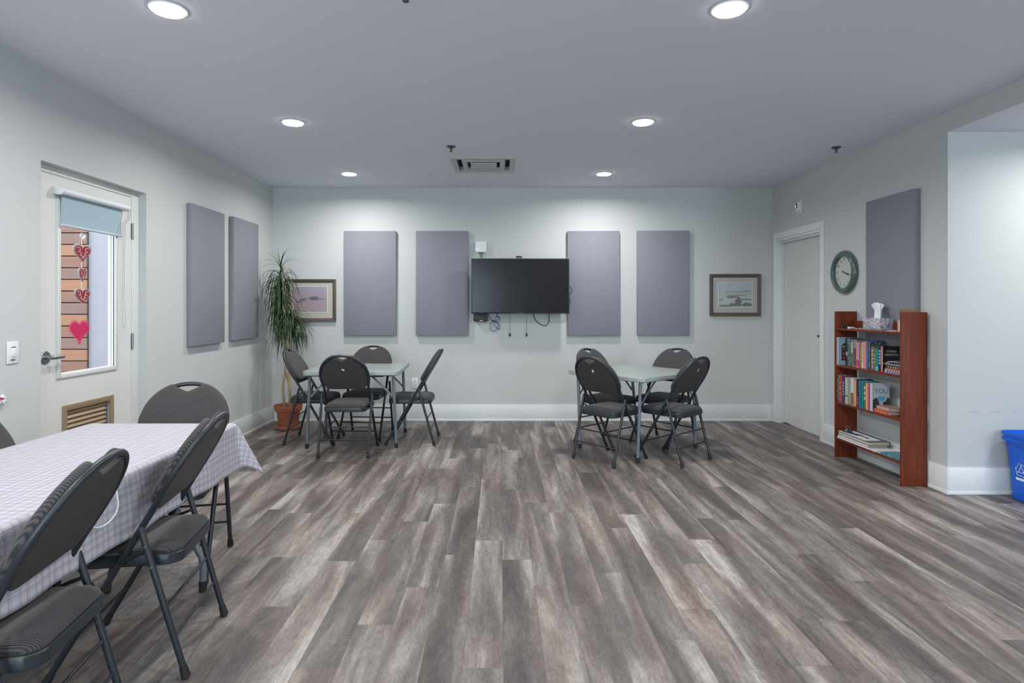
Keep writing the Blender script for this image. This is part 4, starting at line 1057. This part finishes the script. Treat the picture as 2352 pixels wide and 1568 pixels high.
def book(label, x0, x1, y0, y1, z0, z1, col, spine='X', pat=None, extra=None, rotz=0, group=BK, cat='book', name='book'):
    """upright: spine towards -X; flat books: spine towards -X as well, thin in z"""
    t = thing(name, label, cat, ((x0+x1)/2, (y0+y1)/2, z0), group)
    cm = bmat(tuple(col), pat=pat); c = .0022
    up = (y1-y0) < (z1-z0)
    if up:
        cv = MB().box(x0, x1, y0, y0+c, z0, z1).box(x0, x1, y1-c, y1, z0, z1).box(x0-.0015, x0+c, y0, y1, z0, z1)
        cv.build('cover', cm, t); box('pages', (x0+c, x1-.004, y0+c, y1-c, z0+.003, z1-.003), PG, t)
    else:
        cv = MB().box(x0, x1, y0, y1, z0, z0+c).box(x0, x1, y0, y1, z1-c, z1).box(x0-.0015, x0+c, y0, y1, z0, z1)
        cv.build('cover', cm, t); box('pages', (x0+c, x1-.004, y0+.003, y1-.003, z0+c, z1-c), PG, t)
    if extra: extra(t, x0, x1, y0, y1, z0, z1)
    if rotz: t.rotation_euler = (0, 0, rotz)
    return t
def spine_band(col, a=.2, b=.8, n=1, w=.7):
    def f(t, x0, x1, y0, y1, z0, z1):
        m = MB(); h = z1-z0; up = (y1-y0) < (z1-z0)
        for i in range(n):
            lo = a+(b-a)*i/n; hi = a+(b-a)*(i+.62)/n if n > 1 else b
            if up:
                yc_ = (y0+y1)/2; hw = (y1-y0)/2*w; m.box(x0-.0022, x0-.0014, yc_-hw, yc_+hw, z0+h*lo, z0+h*hi)
            else:
                zc = (z0+z1)/2; hw = (z1-z0)/2*w; m.box(x0-.0022, x0-.0014, y0+(y1-y0)*lo, y0+(y1-y0)*hi, zc-hw, zc+hw)
        m.build('spine_print', bmat(col), t)
    return f
def cover_text(lines, col, sizes, zfr, xfr=.5, art=None):
    def f(t, x0, x1, y0, y1, z0, z1):
        if art: art(t, x0, x1, y0, y1, z0, z1)
        oo = origin_of(t)
        for ln, s, zf in zip(lines, sizes, zfr):
            text_mesh('cover_title', ln, s, mat('title_ink', col, .5), t, Matrix.Translation(Vector((x0+(x1-x0)*xfr, y0-.0006, z0+(z1-z0)*zf))-oo) @ Matrix.Rotation(PI/2, 4, 'X'))
    return f
z2 = SHZ[1]
def artA(t, x0, x1, y0, y1, z0, z1):
    m = MB(); m.box(x0+.018, x0+.058, y0-.0008, y0-.0002, z0+.040, z0+.158).build('cover_art', M['ink'], t)
    m = MB().add([(x0+.012, y0-.0008, z0+.168), (x0+.062, y0-.0008, z0+.168), (x0+.062, y0-.0008, z0+.205), (x0+.045, y0-.0008, z0+.195), (x0+.012, y0-.0008, z0+.17)], [(0,1,2,3,4)])
    m.build('cover_art', M['ink'], t)
    m = MB()
    for q in (.055, .094, .132): m.box(x0+.026, x0+.050, y0-.0014, y0-.0009, z0+q, z0+q+.016)
    m.build('cover_art', mat('red_print', (.5, .04, .04), .5), t)
row2 = [ # y_near, y_far, height, front x, depth, colour, pattern colour, spine print, label
 (5.310, 5.352, .244, 3.006, .150, (.30, .42, .52), None, artA, 'pale blue book with red blocks on its cover, far end of upper row'),
 (5.262, 5.300, .240, 3.055, .125, (.02, .035, .045), None, spine_band((.15, .45, .60), .35, .5), 'black book with a turquoise spot beside the pale blue one in the upper row'),
 (5.212, 5.260, .238, 3.050, .125, (.06, .10, .09), (.40, .48, .42), None, 'thick dark green book with white flecks in the upper row'),
 (5.160, 5.210, .234, 3.045, .125, (.07, .11, .10), (.30, .36, .32), spine_band((.5, .55, .5), .5, .9, 1, .4), 'dark green speckled book beside the beige-topped one in the upper row'),
 (5.108, 5.158, .230, 3.040, .120, (.26, .22, .18), None, spine_band((.12, .06, .04), .05, .7, 1, .8), 'beige and brown book left of the pink one in the upper row'),
 (5.062, 5.106, .214, 3.034, .115, (.62, .26, .34), None, spine_band((.55, .05, .12), .05, .30, 1, .9), 'pink book with a deep red foot in the upper row'),
 (5.030, 5.060, .208, 3.038, .115, (.30, .20, .09), None, spine_band((.45, .32, .10), .3, .9, 4, .6), 'mustard and brown book right of the pink one in the upper row'),
 (5.002, 5.028, .216, 3.034, .115, (.50, .40, .48), None, spine_band((.55, .65, .65), .02, .2, 1, .9), 'thin pale lilac book in the upper row'),
 (4.962, 5.000, .226, 3.030, .120, (.68, .26, .18), None, None, 'salmon pink book in the upper row'),
 (4.934, 4.960, .236, 3.030, .130, (.06, .12, .42), None, spine_band((.16, .08, .22), .75, .98, 1, .98), 'blue book with purple top in the upper row'),
 (4.904, 4.932, .226, 3.030, .150, (.03, .05, .07), (.30, .45, .20), None, 'navy book with green lettering pattern in the upper row'),
 (4.864, 4.902, .190, 3.034, .110, (.17, .14, .13), None, spine_band((.42, .38, .36), .1, .95, 5, .5), 'grey brown paperback with pale lettering in the upper row'),
 (4.840, 4.862, .182, 3.032, .110, (.14, .13, .04), None, spine_band((.4, .38, .1), .3, .8, 3, .5), 'thin olive paperback in the upper row'),
 (4.800, 4.838, .180, 3.030, .110, (.01, .20, .24), None, spine_band((.08, .5, .55), .02, .2, 1, .9), 'teal paperback in the upper row'),
 (4.762, 4.798, .194, 3.028, .115, (.015, .02, .03), None, spine_band((.16, .48, .60), .3, .92, 5, .7), 'black paperback with light blue spine letters in the upper row'),
]
for (ya, yb, h, xf_, dp, col, pat, ex, lb) in row2: book(lb, xf_, min(xf_+dp, 3.154), ya, yb, z2, z2+h, col, pat=pat, extra=ex)
def blackcover(t, x0, x1, y0, y1, z0, z1):
    MB().box(x0-.0024, x0-.0014, y0+.001, y1-.001, z0+.001, z1-.001).build('spine_print', bmat((.60, .20, .16)), t)
book('black book with white capitals on its cover, last upright in the upper row', 3.026, 3.156, 4.735, 4.760, z2, z2+.202, (.012, .013, .016), extra=cover_text(['STEVEN', 'HEIGHTON'], (.55, .55, .52), (.022, .021), (.80, .67), .5, blackcover))
zz = z2
for (th, col, pr_, y0, y1, x0, lb) in ((.020, (.42, .44, .52), (.05, .06, .20), 4.506, 4.716, 3.024, 'white and navy paperback at the bottom of the flat stack on the upper row'),
        (.016, (.60, .28, .20), (.30, .10, .07), 4.504, 4.712, 3.028, 'salmon paperback second from the bottom of the flat stack'),
        (.024, (.02, .02, .02), (.38, .26, .10), 4.506, 4.705, 3.026, 'black paperback with gold lettering in the middle of the flat stack'),
        (.020, (.05, .05, .06), (.35, .36, .38), 4.504, 4.720, 3.020, 'dark book with grey lettering near the top of the flat stack')):
    book(lb, x0, x0+.125, y0, y1, zz+.0004, zz+th, col, extra=spine_band(pr_, .08, .92, 6, .6)); zz += th
for k, (c, lb, rz) in enumerate((((.42, .43, .46), 'pale magazine under the crumpled one on the flat stack', .05), ((.10, .10, .12), 'dark curled magazine topmost on the flat stack', -.12))):
    m = MB(); n = 10; vs = []; hh_ = .006
    for i in range(n+1):
        y = -.095+.19*i/n; lift = .012*math.sin(PI*i/n*1.3+k)*(i/n)+k*.010+.008*abs(i/n-.4)
        vs += [(-.065, y, lift), (.065, y, lift*.4+k*.006), (.065, y, lift*.4+hh_+k*.006), (-.065, y, lift+hh_)]
    fs = [(0, 1, 2, 3), (4*n+3, 4*n+2, 4*n+1, 4*n)]
    for i in range(n):
        for q in range(4): fs.append((4*i+q, 4*i+4+q, 4*i+4+(q+1) % 4, 4*i+(q+1) % 4))
    m.add(vs, fs); m.xf(Matrix.Translation((3.095, 4.608, zz+.0012)) @ Matrix.Rotation(rz, 4, 'Z'))
    tag(m.build('magazine', bmat(c, pat=(.5, .5, .52))), lb, 'magazine')
z3 = SHZ[2]
def youcover(t, x0, x1, y0, y1, z0, z1):
    w_ = x1-x0; h = z1-z0
    def rr_(a, b, c, d, m_, dd): MB().box(x0+w_*a, x0+w_*b, y0-dd, y0-dd+.0004, z0+h*c, z0+h*d).build('cover_art', m_, t)
    dk = mat('cover_dark', (.04, .045, .05), .5); sk = mat('cover_sky', (.10, .42, .62), .5)
    MB().add([(x0+w_*a, y0-.0008, z0+h*b) for a, b in ((0, .02), (1, .02), (1, .46), (.86, .50), (.78, .36), (.62, .34), (.60, .16), (.42, .16), (.36, .34), (.24, .50), (0, .42))], [tuple(range(11))]).build('cover_art', dk, t)
    rr_(.30, .72, .38, .54, sk, .0010); rr_(.44, .60, .08, .28, mat('cover_pale', (.5, .55, .6), .5), .0012)
row3 = [
 (5.306, 5.350, .240, 3.012, .12, (.06, .065, .06), (.55, .56, .55), None, 'black and white patterned book first at the far end of the lower book row'),
 (5.276, 5.303, .232, 3.010, .12, (.55, .04, .05), None, None, 'red book second in the lower row'),
 (5.236, 5.272, .228, 3.010, .12, (.03, .03, .12), None, spine_band((.30, .35, .55), .3, .85, 5, .5), 'navy book with pale letters right of the red one'),
 (5.190, 5.232, .228, 3.012, .12, (.46, .47, .36), None, spine_band((.10, .10, .09), .28, .33, 1, .95), 'cream green book with a dark line across its spine in the lower row'),
 (5.148, 5.186, .232, 3.030, .12, (.48, .48, .40), None, spine_band((.35, .30, .2), .1, .4, 3, .6), 'wide cream book beside the white one in the lower row'),
 (5.106, 5.144, .236, 3.012, .12, (.55, .58, .64), None, spine_band((.22, .12, .05), .02, .46, 1, .98), 'white book with a brown lower spine in the lower row'),
 (5.064, 5.102, .219, 3.010, .12, (.66, .30, .14), None, spine_band((.55, .42, .25), .3, .8, 1, .4), 'orange book in the middle of the lower row'),
 (5.024, 5.060, .235, 3.008, .12, (.02, .025, .03), None, spine_band((.3, .3, .32), .1, .4, 4, .35), 'black book right of the orange one'),
 (4.966, 5.020, .226, 3.008, .13, (.01, .24, .32), None, spine_band((.02, .03, .05), .0, .98, 1, .25), 'wide teal book in the lower row'),
 (4.930, 4.962, .216, 3.010, .12, (.07, .14, .12), None, spine_band((.45, .48, .42), .35, .95, 3, .7), 'dark green book with a pale label in the lower row'),
 (4.902, 4.927, .220, 3.008, .12, (.68, .46, .14), None, None, 'yellow book in the lower row'),
 (4.877, 4.900, .220, 3.006, .12, (.62, .03, .22), None, None, 'magenta book in the lower row'),
]
for (ya, yb, h, xf_, dp, col, pat, ex, lb) in row3: book(lb, xf_, min(xf_+dp, 3.186), ya, yb, z3, z3+h, col, pat=pat, extra=ex)
def youart(t, x0, x1, y0, y1, z0, z1):
    youcover(t, x0, x1, y0, y1, z0, z1)
book('white picture-covered book with blue title YOU, last upright in the lower row', 3.008, 3.142, 4.838, 4.874, z3, z3+.224, (.50, .53, .60), extra=cover_text(['YOU'], (.05, .22, .38), (.052,), (.72,), .5, youart))
book('orange red paperback at the bottom of the flat pair in the lower row', 3.012, 3.122, 4.655, 4.830, z3+.0004, z3+.030, (.50, .09, .04), extra=spine_band((.62, .22, .12), .1, .9, 5, .6))
book('paperback with a red and cream cover lying on top of the flat pair', 3.020, 3.130, 4.640, 4.812, z3+.0306, z3+.056, (.40, .24, .17), extra=spine_band((.55, .45, .38), .1, .9, 6, .7))
# bottom shelf
z4 = SHZ[3]
def sheet(name, label, cat, x0, x1, y0, y1, z0, z1, m_, rot=0):
    cxx, cyy2 = (x0+x1)/2, (y0+y1)/2
    mm_ = MB().box(x0-cxx, x1-cxx, y0-cyy2, y1-cyy2, 0, z1-z0).xf(Matrix.Translation((cxx, cyy2, z0)) @ Matrix.Rotation(rot, 4, 'Z'))
    return tag(mm_.build(name, m_, None, origin=(cxx, cyy2, z0)), label, cat)
sheet('paper_stack', 'stack of white papers along the bottom shelf', 'paper', 3.006, 3.168, 4.800, 5.345, z4+.0004, z4+.010, M['paper'])
sheet('paper_sheet', 'loose white sheet sticking out beside the blue magazine on the bottom shelf', 'paper', 3.020, 3.175, 4.655, 4.795, z4+.0004, z4+.002, M['paper'], .12)
nb = thing('notebook', 'white ring notebook with a dark line lying under the grey hardcover', 'notebook', (3.09, 5.08, z4+.0105))
box('pages', (3.008, 3.172, 4.91, 5.335, z4+.0105, z4+.030), M['paper'], nb)
box('cover', (3.006, 3.174, 4.908, 5.337, z4+.0150, z4+.0175), M['slot'], nb)
hb = thing('hardcover_book', 'large grey hardcover book lying flat on the bottom shelf under a printed sheet', 'book', (3.09, 5.12, z4+.031))
box('pages', (3.012, 3.176, 4.892, 5.332, z4+.034, z4+.058), PG, hb)
MB().box(3.006, 3.182, 4.886, 5.338, z4+.0305, z4+.034).box(3.006, 3.182, 4.886, 5.338, z4+.058, z4+.0615).box(3.178, 3.182, 4.886, 5.338, z4+.034, z4+.058).build('cover', mat('grey_cover', (.13, .13, .135), .5), hb)
ps = sheet('printed_sheet', 'printed white sheet lying on the grey hardcover book', 'paper', 3.008, 3.130, 4.93, 5.330, z4+.0620, z4+.0645, M['paper'], .0)
MB().box(3.06, 3.09, 5.00, 5.08, z4+.0646, z4+.0649).box(3.04, 3.10, 4.98, 4.985, z4+.0646, z4+.0649).build('print_marks', M['slot'], ps)
cl_ = thing('clipboard_clip', 'metal bulldog clip on the papers at the far end of the bottom shelf', 'clip', (3.06, 5.27, z4+.065))
pz = z4+.0652
MB().add([(3.03, 5.235, pz), (3.09, 5.235, pz), (3.09, 5.305, pz), (3.03, 5.305, pz), (3.045, 5.26, pz+.03), (3.075, 5.26, pz+.03), (3.075, 5.28, pz+.03), (3.045, 5.28, pz+.03)], [(0,3,2,1),(4,5,6,7),(0,1,5,4),(1,2,6,5),(2,3,7,6),(3,0,4,7)]).build('jaw', M['steel'], cl_, .002)
MB().tube([(3.047, 5.262, pz+.028), (3.044, 5.285, pz+.042), (3.060, 5.300, pz+.048), (3.076, 5.285, pz+.042), (3.073, 5.262, pz+.028)], .0018, 6).build('wire_loop', M['steel'], cl_)
for (a, lb) in (((3.02, 5.29, 3.05, 5.10), 'dark blue pen lying nearest the clip on the printed sheet'), ((3.035, 5.25, 3.075, 5.08), 'second dark pen crossing the printed sheet')):
    tag(MB().tube([(a[0], a[1], pz+.0046), (a[0]+(a[2]-a[0])*.9, a[1]+(a[3]-a[1])*.9, pz+.0046), (a[2], a[3], pz+.0046)], [.0045, .0045, .001], 10).build('pen', mat('pen_blue', (.01, .015, .06), .4)), lb, 'pen')
mg = sheet('magazine', 'blue-green magazine lying at the near end of the bottom shelf', 'magazine', 3.010, 3.165, 4.512, 4.742, z4+.0024, z4+.018, spotty('magazine_cover', (.03, .16, .28), (.12, .36, .38), 30, .5, .1, .35), .06)
# top shelf
z1_ = SHZ[0]
tb = thing('tissue_box', 'patterned lilac tissue box with a white tissue on the bookshelf top', 'tissue box', (3.095, 4.903, z1_))
MB().box(3.036, 3.140, 4.787, 5.018, z1_+.0085, z1_+.096).build('carton', M['tissuebox'], tb, .002)
MB().prism(rrect(.022, .060, .02, 6, 3.090, 4.903), lambda u, v, d: (u, v, d), z1_+.0955, z1_+.0968).build('opening_film', M['white'], tb)
m = MB(); rg = []
for k, (z, w_, dx) in enumerate(((.094, .030, 0), (.115, .036, -.004), (.145, .034, -.010), (.175, .036, -.012), (.200, .050, .0), (.214, .052, .008), (.205, .018, .004))):
    ring_ = []
    for i in range(20):
        a = 2*PI*i/20; q = 1+.22*math.sin(3*a+k*.8)+.12*math.sin(5*a)
        ring_.append((3.095+dx*.4+.4*w_*q*math.cos(a), 4.915+dx*1.6+1.15*w_*q*math.sin(a), z1_+z+.010*math.sin(2*a+1)*(k > 2)))
    rg.append(ring_)
m.rings(rg, False, True); m.build('tissue', M['tissue'], tb, angle=75)
sheet('magazine', 'thin magazines lying flat under the tissue box', 'magazine', 3.010, 3.140, 4.700, 5.150, z1_+.0004, z1_+.0080, bmat((.20, .21, .25), pat=(.6, .62, .66)))
sheet('paper_sheet', 'white leaflet at the near end of the top shelf', 'paper', 3.012, 3.12, 4.575, 4.690, z1_+.0004, z1_+.003, M['paper'], -.08)
gl = thing('eyeglasses', 'dark folded eyeglasses at the far end of the bookshelf top', 'eyeglasses', (3.04, 5.25, z1_))
for (cy_, ) in ((5.285,), (5.225,)):
    MB().tube([(3.022+.004*math.cos(a), cy_+.026*math.cos(a), z1_+.023+.018*math.sin(a)) for a in [2*PI*i/20 for i in range(20)]], .0042, 7, closed=True).build('rim', M['black'], gl)
MB().tube([(3.024, 5.251, z1_+.028), (3.020, 5.255, z1_+.031), (3.024, 5.259, z1_+.028)], .0022, 6).build('bridge', M['black'], gl)
for (a, b) in ((5.312, 5.20), (5.198, 5.30)): MB().tube([(3.025, a, z1_+.026), (3.05, a*.8+b*.2, z1_+.018), (3.062, b, z1_+.005)], .0026, 6).build('temple', M['black'], gl)
sheet('card', 'small white card beside the eyeglasses', 'card', 3.008, 3.050, 5.158, 5.190, z1_+.0004, z1_+.016, M['paper'])
book('rust brown small book upright at the near end of the top shelf', 3.030, 3.130, 4.556, 4.574, z1_, z1_+.088, (.25, .08, .05))
book('cream paperback upright at the near end of the top shelf', 3.022, 3.128, 4.520, 4.553, z1_, z1_+.090, (.55, .48, .38))
st = thing('straw_bundle', 'bundle of dried straw sitting above the near end of the bookshelf', 'dried straw', (3.10, 4.535, z1_+.091))
MB().lathe([(0, 0), (.034, 0), (.044, .04), (.046, .060), (.040, .060), (.0, .055)], (3.098, 4.546, z1_+.0915), 'Z', 24).build('basket', M['straw'], st)
m = MB(); r9 = random.Random(4)
for i in range(110):
    a = r9.uniform(0, 2*PI); rad = r9.uniform(.02, .062); z = z1_+.145+r9.random()*.022; da = r9.uniform(.5, 1.6)
    pts = []
    for k in range(5):
        q = a+da*k/4; rr_ = rad*(1+.3*(k/4)*(r9.random() > .8)); pts.append((min(3.098+rr_*math.cos(q), 3.155), 4.546+rr_*math.sin(q), z+.008*math.sin(k+i)+.006*(k == 4)))
    m.tube(pts, .0011, 4)
m.tube([(3.10, 4.54, z1_+.15), (3.13, 4.52, z1_+.165), (3.160, 4.50, z1_+.180)], .0011, 4)
m.build('straws', M['straw'], st)

# ------------------------------------------------------------------ recycling bin
bx0, bx1, by0, by1, bz = 3.553, 4.14, 3.890, 4.272, .466
bn = thing('recycling_bin', 'bright blue plastic recycling bin on the floor by the alcove wall', 'bin', ((bx0+bx1)/2, (by0+by1)/2, 0))
def br(ins, z, r=.035): return [Vector((x, y, z)) for x, y in rrect((bx1-bx0)/2-ins, (by1-by0)/2-ins, r, 6, (bx0+bx1)/2, (by0+by1)/2)]
MB().rings([br(.050, 0), br(.043, .004), br(.024, .372), br(.016, .378), br(.014, .402), br(.001, .405), br(.001, .424), br(.009, .428), br(.009, .440), br(.0, .444), br(.0, .461), br(.004, .466), br(.010, .462), br(.022, .40), br(.047, .010)], True, True).build('tub', M['bin'], bn, angle=50)
g = MB()
for yq in (4.02,): g.box(bx0+.010, bx0+.030, yq-.05, yq+.05, .350, .366)
g.build('handle_rib', M['bin'], bn, .004)
# recycling mark on the end that faces the room
sl = (.043-.024)/.368
def bp(u, v, d=.0):      # u to picture right (-Y), v height above floor on the sloped end
    return Vector((bx0+.043-sl*(v-.004)-.0012-d, 4.122-u, v))
mk = MB(); R0 = .052
for k in range(3):
    a0 = PI/2+2*PI*k/3
    c = [(R0*math.cos(a0+q), R0*math.sin(a0+q)) for q in (0, 2*PI/3)]
    (x0_, y0_), (x1_, y1_) = c
    def lerp(t, off=0):
        nx_, ny_ = -(y1_-y0_), (x1_-x0_); ll = math.hypot(nx_, ny_); return (x0_+(x1_-x0_)*t+nx_/ll*off, y0_+(y1_-y0_)*t+ny_/ll*off)
    pts = [lerp(.16, -.011), lerp(.62, -.011), lerp(.62, -.020), lerp(.88, 0), lerp(.62, .020), lerp(.62, .011), lerp(.16, .011), lerp(.06, .0)]
    mk.tube([bp(u, v+.214, .0012) for u, v in pts], .0017, 6, closed=True)
mk.build('recycling_arrows', M['white'], bn)
MB().add([bp(-.048, .160), bp(.085, .160), bp(.085, .143), bp(-.048, .143)], [(0, 3, 2, 1)]).build('white_bar', M['white'], bn)

bpy.context.view_layer.update()
